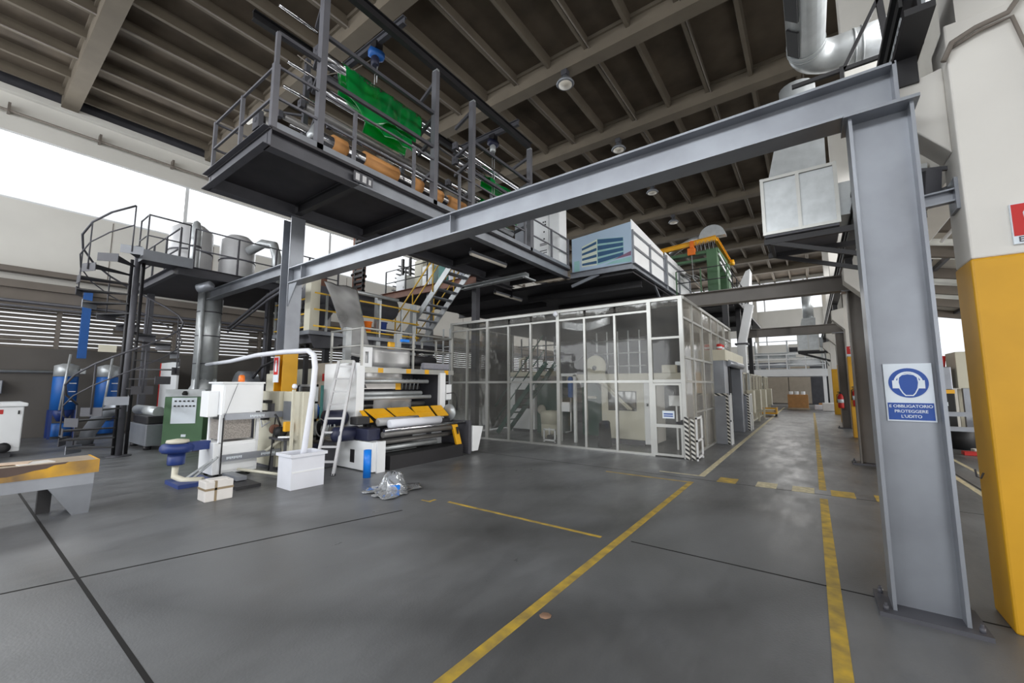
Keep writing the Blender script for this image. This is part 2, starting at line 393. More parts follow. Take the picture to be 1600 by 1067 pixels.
struct('lintel_band', MB().box(WX-.3, WX+.1, -7, 44, 3.95, 4.55), GUTTER, wl)
struct('service_pipe', MB().tube([(WX+.2,-7,9.95),(WX+.2,44,9.95)], .04, 8), GUTTER, wl)
for y in range(-6, 30, 2):
    struct('pipe_bracket', MB().box(WX, WX+.24, y+.4, y+.46, 9.9, 10.2), GUTTER, wl)
struct('service_pipe', MB().tube([(WX+.15,-7,4.15),(WX+.15,44,4.15)], .05, 8).tube([(WX+.3,-7,3.98),(WX+.3,44,3.98)], .035, 8), STEELD, wl)
struct('service_pipe', MB().tube([(WX+.12,-7,2.02),(WX+.12,2.1,2.02)], .045, 8), GALV, wl)
wj = MB()
for y in range(-6, 44, 3): wj.box(WX, WX+.01, y-.01, y+.01, 5.2, 7.25)
struct('sheet_joints', wj, GUTTER, wl)
# clerestory and louvre windows of the left wall
w1 = MB()
for y in range(-7, 44, 6): w1.box(WX-.2, WX-.05, y-.06, y+.06, 7.3, 9.42)
w1.box(WX-.2, WX-.02, -7, 44, 7.3, 7.36); w1.box(WX-.2, WX-.02, -7, 44, 9.36, 9.42)
struct('window_1', w1, WHITE)
w2 = MB()
for k in range(9):
    z = 2.79+k*.135; w2.obox((WX-.1, 18.5, z), (.16, 51, .045), 0, 0, .5)
for y in range(-7, 44, 3): w2.box(WX-.22, WX-.02, y-.05, y+.05, 2.75, 3.95)
struct('window_2', w2, GUTTER)
w3 = MB()
for y in [-5.2, -.9, 3.3, 7.6]:
    for k in range(9): 
        if random.random() < .5: w3.box(WX-.16, WX-.14, y, y+random.uniform(.5,2.2), 2.79+k*.135, 2.9+k*.135)
struct('window_3', w3, CORRUG)

# right side: pillars carry a wall with a clerestory
wr = struct('wall_right', MB().box(1.63, 1.9, -9, 44, 4.6, 6.65), OFFW, org=(1.7,0,4.6))
struct('upper_sheet', MB().box(1.63, 1.9, -9, 44, 8.5, CZ-.02), OFFW, wr)
struct('beam_band', MB().box(1.63, 1.98, -9, 44, 4.3, 4.62), OFFW, wr)
w4 = MB()
for y in range(-7, 44, 2): w4.box(1.66, 1.78, y-.04, y+.04, 6.65, 8.5)
w4.box(1.66, 1.8, -7, 44, 7.5, 7.56); w4.box(1.61, 1.85, -7, 44, 6.62, 6.7); w4.box(1.61, 1.85, -7, 44, 8.45, 8.52)
struct('window_4', w4, STEEL)
PY = [4.2, 10.55, 16.55, 22.7, 28.9]
plabel = ['nearest white concrete pillar with yellow lower half, beside the hearing protection sign',
    'white pillar with yellow lower half just behind the second grey steel column',
    'white and yellow pillar carrying a red extinguisher plate, beyond the second grey column',
    'white and yellow pillar fourth along the right of the aisle',
    'farthest white and yellow pillar beside the far mezzanine']
for i, y in enumerate(PY):
    p = thing('concrete_pillar', plabel[i], 'pillar', (1.3, y+.2, 0)); 
    build('shaft', MB().box(.975, 1.62, y, y+.38, 2.49, CZ-.6 if i else 4.3), PILW, p, .012)
    build('painted_foot', MB().box(.97, 1.625, y-.004, y+.384, 0, 2.49), YELP, p, .015)
    f0 = .125 if i == 0 else -.02; tx = .70 if i == 0 else .67
    build('corbel', MB().add([(.975,y+f0,3.35),(tx,y+f0,3.7),(tx,y+f0,3.98),(.975,y+f0,4.05),(.975,y+.4,3.35),(tx,y+.4,3.7),(tx,y+.4,3.98),(.975,y+.4,4.05)],
        [(0,3,2,1),(4,5,6,7),(0,1,5,4),(1,2,6,5),(2,3,7,6),(0,4,7,3)]), PILW, p, .01)
    if i == 0:
        build('upper_shaft', MB().box(1.05, 1.62, y+.03, y+.4, 4.3, CZ-.6), PILW, p)
        build('conduit', MB().tube([(.95,y-.03,4.0),(1.0,y-.04,4.12),(1.12,y-.045,4.17),(1.28,y-.045,4.2),(1.36,y-.04,4.32),(1.40,y-.03,5.4)], .018, 8).tube([(1.0,y-.02,4.09),(1.14,y-.03,4.145),(1.3,y-.03,4.17),(1.38,y-.03,3.7),(1.42,y-.02,3.3)], .012, 8), GUTTER, p)
        build('hook', MB().tube([(.955,y+.2,.98),(.94,y+.2,.94),(.92,y+.2,.95),(.915,y+.2,1.0)], .006, 6), STEELD, p)

# unseen rear wall added against sky reflections: two gates and a window band
wq = struct('wall_rear', MB().box(-7.5, 2.6, -9.3, -9, 0, 7.2).box(WX, -7.5, -9.3, -9, 4.8, 7.2).box(WX, -18, -9.3, -9, 0, 4.8), OFFW, org=(-8,-9,0))
struct('top_band', MB().box(WX, 1.9, -9.3, -9, 9.6, CZ), OFFW, wq); struct('side_return', MB().box(9, 10.2, -9.3, -9, 0, 5.0), OFFW, wq)
# far end wall with a window band and doors
wb = struct('wall_back', MB().box(WX, 1.9, 43.5, 43.8, 6.0, 8.3), WALLP, org=(0,43.5,0))
struct('lower_wall', MB().box(WX, -6.2, 43.5, 43.8, 0, 5.2).box(-6.2, 2.2, 43.5, 43.8, 3.6, 5.2), WALLP, wb)
struct('end_upright', MB().box(-3.9, -3.6, 43.2, 43.5, 0, 10.4).box(1.2, 1.5, 43.2, 43.5, 0, 10.4), OFFW, wb)
struct('top_band', MB().box(WX, 1.9, 43.5, 43.8, 10.95, CZ), WALLP, wb)
ww = MB()
for x in range(-18, 1, 3): ww.box(x-.05, x+.05, 43.55, 43.7, 5.2, 6.0).box(x-.05, x+.05, 43.55, 43.7, 8.3, 11)
struct('window_5', ww, WHITE)
dd = struct('door_1', MB().box(-6.2, 2.2, 43.55, 43.7, 0, 3.6), STEELD)
struct('door_2', MB().box(-3.2, -1.6, 43.4, 43.5, .05, 3.3), BEIGE); struct('door_3', MB().box(-1.55, .0, 43.4, 43.5, .05, 3.3), BEIGE)

# side bay to the right of the pillars
def bayz(x): return 5.0-.22*(x-1.9)
def slab(y0, y1, th=.05):
    return MB().add([(1.9,y0,bayz(1.9)),(10,y0,bayz(10)),(10,y1,bayz(10)),(1.9,y1,bayz(1.9)),(1.9,y0,bayz(1.9)+th),(10,y0,bayz(10)+th),(10,y1,bayz(10)+th),(1.9,y1,bayz(1.9)+th)],[(3,2,1,0),(4,5,6,7),(0,1,5,4),(1,2,6,5),(2,3,7,6),(3,0,4,7)])
rbay = struct('ceiling_side', slab(-2, 11.4), OFFW, org=(6,8,5))
for y0, y1 in ((11.4,12.8),(14.6,15.9),(17.8,18.6),(21.4,23)): struct('roof_sheet', slab(y0,y1), OFFW, rbay)
for y0, y1 in ((12.8,14.6),(15.9,17.8),(18.6,21.4)): struct('skylight_sheet', slab(y0,y1,.012), SKYSHEET, rbay)
for i, y in enumerate([5.5, 9, 11.4, 13.4, 15.6, 17.8, 20.0, 22.4]):
    struct('purlin', MB().bar((1.9,y,bayz(1.9)-.14),(10,y,bayz(10)-.14),.14,.26), GUTTER, rbay)
for x in (2.9, 4.6, 7):
    struct('side_rafter', MB().bar((x,-2,bayz(x)-.06),(x,23,bayz(x)-.06), .08, .1), STEELD, rbay)
struct('wall_side', MB().box(10, 10.2, -2, 23, 0, .9).box(1.95, 10, 23, 23.2, 0, 1.7), OFFW)
struct('window_6', MB().box(1.95, 10, 23, 23.15, 1.7, 1.78).box(7, 7.1, 23, 23.15, 1.7, 3.7), GUTTER)
for x in (2.2, 2.4):
    struct('gutter_pipe', MB().tube([(x,3,bayz(x)-.3),(x,12,bayz(x)-.3)],.03,8), WHITE, rbay)

# ================================================================== STEEL FRAMES
def hcol(mb, cx, cy, z0, z1, h=.38, b=.30, t=.022):
    return mb.box(cx-h/2, cx-h/2+t, cy-b/2, cy+b/2, z0, z1).box(cx+h/2-t, cx+h/2, cy-b/2, cy+b/2, z0, z1).box(cx-h/2+t, cx+h/2-t, cy-.008, cy+.008, z0, z1)
def frame_col(name, label, cx, cy, z1, hh=.38, m=None, bb=.3):
    m = m or STEEL
    c = thing(name, label, 'column', (cx, cy, 0))
    build('shaft', hcol(MB(), cx, cy, .03, z1, hh, bb), m, c)
    build('base_plate', MB().box(cx-.27, cx+.27, cy-.2, cy+.2, 0, .03), STEELD, c)
    build('cap_plate', MB().box(cx-.22, cx+.22, cy-.17, cy+.17, z1, z1+.025), STEEL, c)
    for sx in (-.23, .23):
        for sy in (-.15, .15): build('anchor_bolt', MB().lathe([(.016,0),(.016,.03),(.009,.03),(.009,.05)], (cx+sx,cy+sy,.03), n=8), STEELD, c)
    return c
frame_col('steel_column', 'tall grey H-section steel column carrying the blue hearing protection sign', .56, 4.18, 3.71, bb=.25)
frame_col('steel_column', 'second grey steel column along the aisle, in front of a yellow pillar', .865, 11.2, 3.58, .27, STEELW)
frame_col('steel_column', 'third grey steel column down the aisle, holding up the farthest cross beam', 1.0, 19.95, 3.58, .27, STEELW)
c = thing('steel_column', 'grey steel column under the mezzanine, yellow and red painted at its foot', 'column', (-8.98,4.2,0))
build('shaft', hcol(MB(), -8.98, 4.22, 2.3, 5.22, .36, .3), STEEL, c)
build('painted_foot', hcol(MB(), -8.98, 4.22, .02, 2.3, .362, .302), YELP, c)
build('base_plate', MB().box(-9.22,-8.74,4.02,4.42,0,.02), STEELD, c)
build('knee_plate', MB().poly([(-8.79,4.1,3.72),(-8.45,4.1,3.72),(-8.79,4.1,3.25)], .016), STEEL, c)
def xbeam(label, x0, x1, y, zt, h, b, m=None):
    STEEL = m or MATS['grey_painted_steel']
    t = thing('cross_beam', label, 'beam', ((x0+x1)/2, y, zt-h))
    build('girder', MB().ibeam((x0,y,zt-h/2), (x1,y,zt-h/2), h, b, .022, .014), STEEL, t)
    build('end_plate', MB().box(x1-.015, x1+.01, y-b/2, y+b/2, zt-h, zt), STEEL, t)
    for x in (x0+.5, (x0+x1)/2):
        build('stiffener', MB().box(x-.006, x+.006, y-b/2+.02, y+b/2-.02, zt-h+.022, zt-.022), STEEL, t)
xbeam('long grey steel cross beam in the foreground, spanning from the near column to the mezzanine', -8.79, .67, 4.18, 4.07, .33, .25)
xbeam('grey steel cross beam running just above the top of the clear enclosure', -9.0, 1.0, 11.2, 3.95, .34, .28, STEELW)
xbeam('farthest grey steel cross beam over the aisle, before the far mezzanine', -2.2, 1.13, 19.95, 3.95, .34, .28, STEELW)
t = one('cross_beam', MB().ibeam((-14.5,4.3,4.18),(-9.16,4.3,4.18),.26,.2), STEEL, 'dim grey beam left of the mezzanine column, propping the tank platform', 'beam')
# crane runway over the corbels
t = thing('crane_runway', 'black perforated crane runway girder lying on the pillar corbels', 'girder', (.85, 15, 4.0))
build('girder', MB().box(.70,.86,3.78,32,4.2,4.25).box(.70,.86,3.78,32,4.6,4.65).box(.77,.79,3.78,32,4.25,4.6), BLACK, t)
for y in PY: build('bearing_block', MB().box(.72,.84,y+.1,y+.3,3.98,4.2), BLACK, t)
build('cable_chain', MB().box(.68,.7,3.8,32,4.3,4.38), VDARK, t)
lat = MB(); y = 4.2
while y < 12: lat.box(.75,.772,y,y+.04,4.3,4.38).box(.75,.772,y+.05,y+.09,4.45,4.53); y += .1
o_ = build('perforated_strip', lat, GALV, t); o_['kind'] = 'stuff'

# ================================================================== SIGNS
s = thing('sign_board', 'blue and white ear protection notice on the near grey column', 'sign', (.56, 4.055, 1.34))
build('plate', MB().box(.435,.69,4.05,4.066,1.345,1.755), SIGNW, s)
build('blue_strip', MB().box(.443,.682,4.046,4.05,1.355,1.475), SIGNBLUE, s)
def disc(cx, cz, y, rx, rz, a0=0, a1=2*pi, n=40): return [(cx+rx*math.cos(a0+(a1-a0)*k/n), y, cz+rz*math.sin(a0+(a1-a0)*k/n)) for k in range(n)]
build('emblem_disc', MB().poly(disc(.5625,1.617,4.0465,.105,.105), .0035), SIGNBLUE, s)
head = [(-.046,.045),(-.03,.062),(0,.068),(.03,.062),(.046,.045),(.05,.01),(.044,-.03),(.03,-.062),(.018,-.078),(-.018,-.078),(-.03,-.062),(-.044,-.03),(-.05,.01)]
build('emblem_outline', MB().poly([(.5625+a*1.16,4.045,1.61+b*1.10) for a,b in head], .0015), SIGNW, s)
build('emblem_head', MB().poly([(.5625+a,4.0435,1.61+b) for a,b in head], .0015), SIGNBLUE, s)
band = [( .5625+.078*math.cos(a), 4.0445, 1.615+.083*math.sin(a)) for a in [pi*k/16 for k in range(17)]]+[( .5625+.066*math.cos(a), 4.0445, 1.615+.071*math.sin(a)) for a in [pi*(16-k)/16 for k in range(17)]]
build('emblem_headband', MB().poly(band, .001), SIGNW, s)
for sx in (-1,1): build('emblem_earmuff', MB().box(.5625+sx*.052,.5625+sx*.085,4.0425,4.0455,1.578,1.635), SIGNW, s)
for k, l in enumerate(['E OBBLIGATORIO','PROTEGGERE',"L'UDITO"]):
    text(l, .0285, (.5625,4.0445,1.451-k*.036), FACE_NEG_Y, SIGNW, s, bold=.0003)
s.location = (.575, 4.159, 1.333); s.scale = (1.027, 1.0, 1.027)      # fixed to the column web
s = thing('sign_board', 'red and white extinguisher plate on the nearest white pillar', 'sign', (1.33, 4.18, 2.55))
build('plate', MB().box(1.175,1.475,4.179,4.198,2.55,2.83), SIGNW, s)
build('red_field', MB().box(1.18,1.47,4.175,4.179,2.605,2.825), RED, s)
build('flame_outline', MB().tube([(1.235,4.173,2.72),(1.232,4.173,2.76),(1.25,4.173,2.80),(1.29,4.173,2.81),(1.31,4.173,2.77),(1.29,4.173,2.70),(1.265,4.173,2.63),(1.245,4.173,2.67),(1.235,4.173,2.72)], .004, 6), SIGNW, s)
text('ESTINTORE', .05, (1.325,4.1775,2.578), FACE_NEG_Y, STEELD, s, bold=.001)
def redplate(label, x, y, z, w=.2, h=.22, ext=True):
    s = thing('sign_board', label, 'sign', (x, y, z)); build('plate', MB().box(x-w/2,x+w/2,y-.012,y,z,z+h), SIGNW, s)
    build('red_field', MB().box(x-w/2+.01,x+w/2-.01,y-.015,y-.012,z+h*.16,z+h-.01), RED, s)
    build('symbol', MB().box(x-.02,x+.02,y-.018,y-.015,z+h*.25,z+h*.75).box(x-.035,x+.03,y-.018,y-.015,z+h*.75,z+h*.82), SIGNW, s)
redplate('red extinguisher plate on the pillar beyond the second grey column', 1.08, 16.54, 2.52, .24, .3)
def extinguisher(label, x, y, z):
    t = thing('fire_extinguisher', label, 'extinguisher', (x,y,z))
    build('cylinder', MB().lathe([(.02,0),(.085,.01),(.09,.05),(.09,.42),(.06,.5),(.03,.53)], (x,y,z)), RED, t)
    build('valve', MB().lathe([(.03,.53),(.03,.58),(.02,.6)], (x,y,z), n=10).box(x-.09,x+.02,y-.012,y+.012,z+.58,z+.61), BLACK, t)
    build('hose', MB().tube([(x-.02,y,z+.56),(x-.1,y-.02,z+.5),(x-.11,y-.02,z+.2)], .012, 8), VDARK, t)
    build('neck_label', MB().lathe([(.0915,.2),(.0915,.33)], (x,y,z)), SIGNW, t)
extinguisher('red fire extinguisher on the third pillar, hung on its yellow face', 1.1, 16.44, .95)
extinguisher('red fire extinguisher standing higher against the third steel column', .86, 19.7, .75)
extinguisher('small red extinguisher far down the aisle by the fourth pillar', 1.1, 22.6, .9)

# ================================================================== MEZZANINE
DZ = 5.57; DX0, DX1 = -9.0, -6.46
mz = thing('mezzanine', 'long grey steel mezzanine carrying rollers and green film, over the foreground beam', 'mezzanine', (-7.7, 7.4, 5.25))
build('deck', MB().box(DX0, DX1, 2.58, 12.3, DZ-.05, DZ), DECK, mz)
build('edge_beam', MB().ibeam((DX1-.1,4.15,5.4),(DX1-.1,12.3,5.4), .3, .2, .02, .012), STEEL, mz); build('dark_edge_beam', MB().ibeam((DX1-.12,2.6,5.4),(DX1-.12,4.15,5.4), .3, .2, .02, .012), STEELD, mz)
build('edge_beam', MB().ibeam((DX0+.1,2.6,5.4),(DX0+.1,12.3,5.4), .3, .2, .02, .012), STEELD, mz)
build('edge_beam', MB().chan((DX0,2.62,5.4),(DX1,2.62,5.4), .3, .12), STEELD, mz)
build('toe_board', MB().box(DX1-.006, DX1, 2.6, 12.3, DZ, DZ+.1), STEEL, mz)
for y in (4.2, 5.8, 7.4, 9.0, 10.6, 12.0):
    build('cross_joist', MB().ibeam((DX0+.2,y,5.38),(DX1-.2,y,5.38), .22, .12), BLACK, mz)
seen_ = set()
for p0, p1, n in (((DX1-.04,2.64),(DX1-.04,9.6),5), ((DX0+.04,2.64),(DX1-.04,2.64),2), ((DX0+.04,2.64),(DX0+.04,8.4),4), ((DX1-.04,10.0),(DX1-.04,12.25),2)):
    for i in range(n+1):
        x, y = p0[0]+(p1[0]-p0[0])*i/n, p0[1]+(p1[1]-p0[1])*i/n
        if (round(x,2),round(y,2)) in seen_: continue
        seen_.add((round(x,2),round(y,2)))
        w = .045 if (i == 0 and n == 5) else .028
        build('post', MB().box(x-w, x+w, y-w, y+w, DZ, DZ+1.06), RAILM, mz)
    for h in (1.04, .52):
        build('rail', MB().bar((p0[0],p0[1],DZ+h),(p1[0],p1[1],DZ+h), .035, .035), RAILM, mz)
build('notice_plate', MB().box(DX1+.002,DX1+.006,4.02,4.42,5.29,5.48), STEELD, mz)
build('notice_symbol', MB().box(DX1+.006,DX1+.008,4.06,4.14,5.32,5.45).box(DX1+.006,DX1+.008,4.2,4.28,5.32,5.45).box(DX1+.006,DX1+.008,4.33,4.38,5.32,5.42), PALEG, mz)

# roller stand on the mezzanine
rs = thing('roller_stand', 'tall grey frame of shiny rollers standing along the mezzanine edge', 'roller frame', (-7.5, 6.5, DZ))
for y in (3.38, 6.02, 7.28, 9.9):
    build('upright', MB().box(-6.60,-6.46,y-.055,y+.055,DZ,8.75), RAILM, rs)
    build('upright', MB().box(-8.66,-8.56,y+.7,y+.8,DZ,8.8), STEELD, rs)
    for z in (8.55, 7.7, 7.2, 6.4):
        build('cross_tie', MB().bar((-6.55,y+.02,z),(-7.4,y+.3,z), .06, .08), STEELD, rs)
build('upright', MB().box(-6.53,-6.47,2.61,2.67,DZ+1.06,7.17), RAILM, rs); build('tie_rail', MB().bar((-6.5,2.64,7.17),(-6.5,3.4,7.17),.05,.06), STEELD, rs)
lp = build('tube_light', MB().tube([(-9.9,3.5,7.5),(-9.1,3.5,7.42)],.06,10), LAMPM, rs); build('light_arm', MB().bar((-9.1,3.5,7.45),(-8.6,4.1,7.45),.04,.04), STEELD, rs)
for (y0,y1) in ((3.38,6.02),(7.28,9.95)):
    for z in (7.72, 6.92): build('tie_rail', MB().bar((-6.53,y0,z),(-6.53,y1,z), .06, .07), STEELD, rs)
    for x in (-8.6,):
        for z in (8.7, 7.6, 6.9): build('tie_rail', MB().bar((x,y0+.7,z),(x,y1+.9,z), .05, .07), STEELD, rs)
def roll(x, z, y0, y1, r, m=CHROME, nm='roller'):
    o = build(nm, MB().tube([(x,y0,z),(x,y1,z)], r, 16), m, rs)
    build('journal', MB().tube([(x,y0-.14,z),(x,y1+.14,z)], r*.35, 8), STEELD, rs)
    build('bearing', MB().box(x-r*.9,x+r*.9,y0-.12,y0-.04,z-r*1.1,z+r*1.1), STEELD, rs)
roll(-7.3, 7.98, 3.75, 6.6, .10); roll(-7.35, 7.3, 3.7, 6.7, .09); roll(-7.5, 6.9, 3.6, 6.9, .07, ROLLER)
roll(-6.95, 6.07, 3.6, 9.5, .125); roll(-7.8, 6.35, 3.0, 6.2, .14, ROLLER); roll(-7.9, 6.75, 3.4, 9.0, .06, ROLLER)
roll(-7.35, 8.0, 7.6, 10.4, .08); roll(-7.35, 7.58, 7.6, 10.4, .09); roll(-7.4, 6.9, 7.4, 10.2, .07)
roll(-7.6, 7.5, 3.7, 6.5, .05, ROLLER); roll(-7.7, 6.5, 6.8, 10.2, .08, ROLLER); roll(-7.2, 6.55, 4.0, 6.9, .04)
for z, y in ((8.3,2.9),(7.35,3.1),(6.85,3.05),(6.2,3.2)):
    build('spindle', MB().tube([(-7.2,y,z),(-7.2,y+.7,z)], .03, 8), CHROME, rs)
build('bearing_head', MB().lathe([(.1,-.1),(.13,0),(.1,.05),(.03,.22)], (-6.95,3.52,6.06), (0,0,1)), GALV, rs)
for i,(y0,y1,cw) in enumerate(((3.84,4.1,'short orange core nearest the roller end'),(4.5,5.3,'long orange cardboard core at the middle of the low roller'),(5.74,5.98,'short torn orange core behind the second upright'),(6.36,6.6,'small yellowish core right of the torn one'),(6.85,7.4,'yellowish core just above the foreground beam'))):
    one('cardboard_core', MB().lathe([(.128,y0),(.172,y0),(.172,y1),(.128,y1)], (-6.95,0,6.07), (0,1,0), 22), KRAFT, cw+', on the mezzanine edge roller', 'cardboard core', 'orange cores on the low roller')
# green films
def drape(name, label, y0, y1, x, z, r, drop0, drop1, seed, back=.5, prof=None):
    rnd = random.Random(seed); ph = [rnd.uniform(0,6) for _ in range(4)]
    def fn(u, v):
        y = y0+(y1-y0)*u; dr = drop0+(drop1-drop0)*u
        if prof:
            for (ua,da),(ub,db) in zip(prof, prof[1:]):
                if ua <= u <= ub: k = (u-ua)/(ub-ua); k = k*k*(3-2*k); dr = da+(db-da)*k
        s = v*(back+.3+dr)
        wob = .06*math.sin(5*u+ph[0])*v + .012*math.sin(11*u+ph[1]+3*v)*v + .08*v*math.sin(2.2*u*pi+ph[2])
        if s < back: return (x-r-.02-wob*.4, y+.05*math.sin(4*s), z-(back-s))
        if s < back+.3:
            a = pi-(s-back)/.3*pi; return (x+(r+.012)*math.cos(a), y, z+(r+.012)*math.sin(a))
        d = s-back-.3; return (x+r+.012+abs(wob)*1.5+.06*math.sin(d*5+ph[3])*d, y+d*.05*math.sin(6*u), z-d)
    return one(name, MB().grid(fn, 28, 22, .003), FILMGREEN, label, 'plastic film', 'green film on the mezzanine rollers')
drape('plastic_film', 'large bright green plastic film draped over the top mezzanine roller', 4.15, 6.2, -7.3, 7.98, .10, .68, .52, 3, .7, ((0,.78),(.3,1.0),(.48,.78),(.62,.66),(1,.56)))
drape('plastic_film', 'smaller dark green film hanging below the large green sheet', 4.8, 5.95, -7.35, 7.3, .09, .3, .28, 5, .3)
drape('plastic_film', 'narrow green film wound on the roller behind the foreground beam', 8.7, 10.2, -7.35, 7.58, .09, .18, .15, 8, .2)
drape('plastic_film', 'dark green film low beside the tall white cabinet on the mezzanine', 8.6, 10.1, -7.4, 6.9, .07, .35, .4, 9, .3)
# monorail and hoists
mr = thing('monorail', 'dark overhead monorail beam running along the top of the roller frame', 'monorail', (-6.53, 6.9, 8.75))
build('rail_beam', MB().ibeam((-6.53,1.2,8.9),(-6.53,9.97,8.9), .22, .12), BLACK, mr)
for y in (6.02, 7.28, 9.9): build('bolt_clip', MB().box(-6.6,-6.46,y-.04,y+.04,8.75,8.8), GALV, mr)
build('rail_beam', MB().ibeam((-8.6,3,9.0),(-8.6,10.9,9.0), .2, .12), BLACK, mr)
for i,(y,lb) in enumerate(((5.0,'blue electric hoist hanging high above the large green film'),(9.15,'dark blue electric hoist with long chains above the white mezzanine cabinet'))):
    h = thing('chain_hoist', lb, 'hoist', (-7.35,y,9.0))
    build('bridge_beam', MB().ibeam((-9.0,y,9.2),(-6.4,y,9.2), .18, .1), STEELD, h)
    build('trolley', MB().box(-7.45,-7.25,y-.09,y+.09,8.98,9.15), BLACK, h)
    build('motor', MB().lathe([(.02,-.18),(.11,-.15),(.12,.1),(.09,.16),(.03,.18)], (-7.35,y,8.9), (.3,1,0), 18), BLUE if i==0 else NAVY, h, .0)
    build('chain_box', MB().lathe([(.06,-.14),(.09,-.1),(.09,.05),(.05,.1)], (-7.33,y-.04,8.72), n=14), NAVY if i==0 else GALV, h)
    build('chain', MB().tube([(-7.3,y,8.65),(-7.3,y,7.2 if i else 8.2)], .01, 6).tube([(-7.38,y,8.65),(-7.38,y,7.1 if i else 8.15)], .008, 6), GALV, h)
    build('cable', MB().tube([(-7.35,y,8.85),(-7.7,y-.3,8.5),(-8.2,y-.7,8.35),(-8.6,y-1.1,8.75)], .012, 6), GUTTER, h)
# cabinets on the mezzanine
for k,(x0,x1,m) in enumerate(((-7.62,-6.98,WHITE),(-8.4,-7.66,STEEL))):
    c = thing('electrical_cabinet', ['tall white electrical cabinet with small indicators at the mezzanine end', 'plain grey cabinet left of the tall white one on the mezzanine'][k], 'cabinet', ((x0+x1)/2,12.0,DZ))
    build('body', MB().box(x0,x1,11.75,12.25,DZ,7.95), m, c, .01)
    build('door', MB().box(x0+.03,x1-.03,11.735,11.75,DZ+.1,7.9), m, c, .006)
    if k == 0:
        for j,(a,z) in enumerate(((.2,7.45),(.42,7.2),(.5,7.2),(.42,7.1),(.5,7.1),(.45,6.85),(.45,6.6))):
            build('indicator', MB().box(x0+a,x0+a+.05,11.725,11.735,z,z+.05), BLACK, c)
        for z in (6.45,6.4,6.2,6.12): build('vent_slot', MB().box(x0+.3,x1-.06,11.728,11.735,z,z+.025), BLACK, c)
c = thing('electrical_cabinet', 'bright white cabinet at the right end of the mezzanine, next to the printed panel', 'cabinet', (-6.75,12.0,DZ))
build('body', MB().box(-6.96,-6.55,11.76,12.25,DZ,8.0), WHITE, c, .01); build('door', MB().box(-6.93,-6.58,11.745,11.76,DZ+.08,7.95), WHITE, c)

# under-mezzanine lamps
for k,(a,b,lb) in enumerate((((-7.18,8.0,5.16),(-7.14,9.5,5.16),'fluorescent tube lamp hung below the mezzanine, nearest the foreground beam'),((-9.2,11.6,5.02),(-9.2,13.3,5.02),'fluorescent tube lamp hung low above the clear enclosure roof'))):
    l = thing('tube_lamp', lb, 'lamp', a)
    build('lamp_body', MB().bar(a,b,.13,.06), STEEL, l); build('diffuser', MB().tube([V(a)-V((0,0,.04)),V(b)-V((0,0,.04))],.05,12), LAMPM, l)
    for q in (a,b): build('hanger', MB().bar(V(q)+V((0,0,.02)),V(q)+V((0,0,.12)),.02,.02), STEELD, l)
t = one('cable_tray', MB().chan((-9.6,10.4,4.95),(-6.9,10.4,5.0),.12,.2).box(-7.0,-6.9,10.2,10.8,4.9,4.94), GALV, 'grey cable tray crossing below the mezzanine near the clear enclosure', 'cable tray')

# printed-panel deck to the right of the mezzanine
ex = thing('side_gallery', 'raised gallery boxed in by white panels with a printed blue building picture', 'gallery', (-5.4,16,5.2))
build('deck', MB().box(-6.4,-4.3,12.3,20,5.28,5.38), DECK, ex)
build('edge_beam', MB().chan((-6.42,12.28,5.3),(-4.28,12.28,5.3),.2,.1), STEEL, ex)
build('edge_beam', MB().chan((-4.28,12.28,5.3),(-4.28,20,5.3),.2,.1), STEEL, ex)
build('brace', MB().bar((-4.32,14.6,5.2),(-4.32,16.2,4.2),.06,.06), STEEL, ex)
build('brace', MB().bar((-6.4,12.3,4.95),(-5.4,12.3,5.22),.06,.1), STEEL, ex)
pn = build('printed_panel', MB().poly([(-6.38,12.3,5.4),(-4.3,12.3,5.4),(-4.3,12.3,6.75),(-6.38,12.3,6.6)],.03), SKYB, ex)
def pp(pts, m, y=12.299, nm='printed_shape'): build(nm, MB().poly([(a,y,b) for a,b in pts], .002), m, pn)
pp([(-6.02,5.56),(-5.46,5.54),(-5.44,6.42),(-6.0,6.26)], PRINTC); pp([(-5.46,5.54),(-4.55,5.66),(-4.55,6.3),(-5.44,6.42)], PRINTG)
for k in range(4):
    a, b = k/4+.06, k/4+.17
    pp([(-6.0,5.56+.70*a),(-5.47,5.54+.88*a),(-5.47,5.54+.88*b),(-6.0,5.56+.70*b)], PRINTB, 12.296)
    pp([(-5.43,5.54+.88*a),(-4.56,5.66+.64*a),(-4.56,5.66+.64*(b+.06)),(-5.43,5.54+.88*(b+.06))], PRINTB, 12.296)
pp([(-5.2,5.5),(-4.31,5.46),(-4.31,5.62),(-4.9,5.58)], PRINTG, 12.295); pp([(-4.9,5.62),(-4.31,5.66),(-4.31,5.8)], PRINTP, 12.295)
pp([(-6.3,5.42),(-6.1,5.42),(-6.1,5.8),(-6.3,5.8)], PRINTG, 12.297)
for (y0,y1,z0,za,zb) in ((12.36,15.85,5.4,6.85,6.68),(16.1,20,5.3,6.78,6.72)):
    build('white_panel', MB().poly([(-4.3,y0,z0),(-4.3,y1,z0),(-4.3,y1,zb),(-4.3,y0,za)],.02), WHITE, ex)
    n = 2
    for i in range(n+1):
        y = y0+(y1-y0)*i/n; build('post', MB().box(-4.29,-4.24,y-.03,y+.03,z0,6.5), STEEL, ex)
    for z in (6.45,5.98): build('rail', MB().bar((-4.265,y0,z),(-4.265,y1,z),.04,.05), STEEL, ex)
build('corner_post', MB().box(-4.33,-4.2,15.88,16.06,5.2,6.6), STEEL, ex)

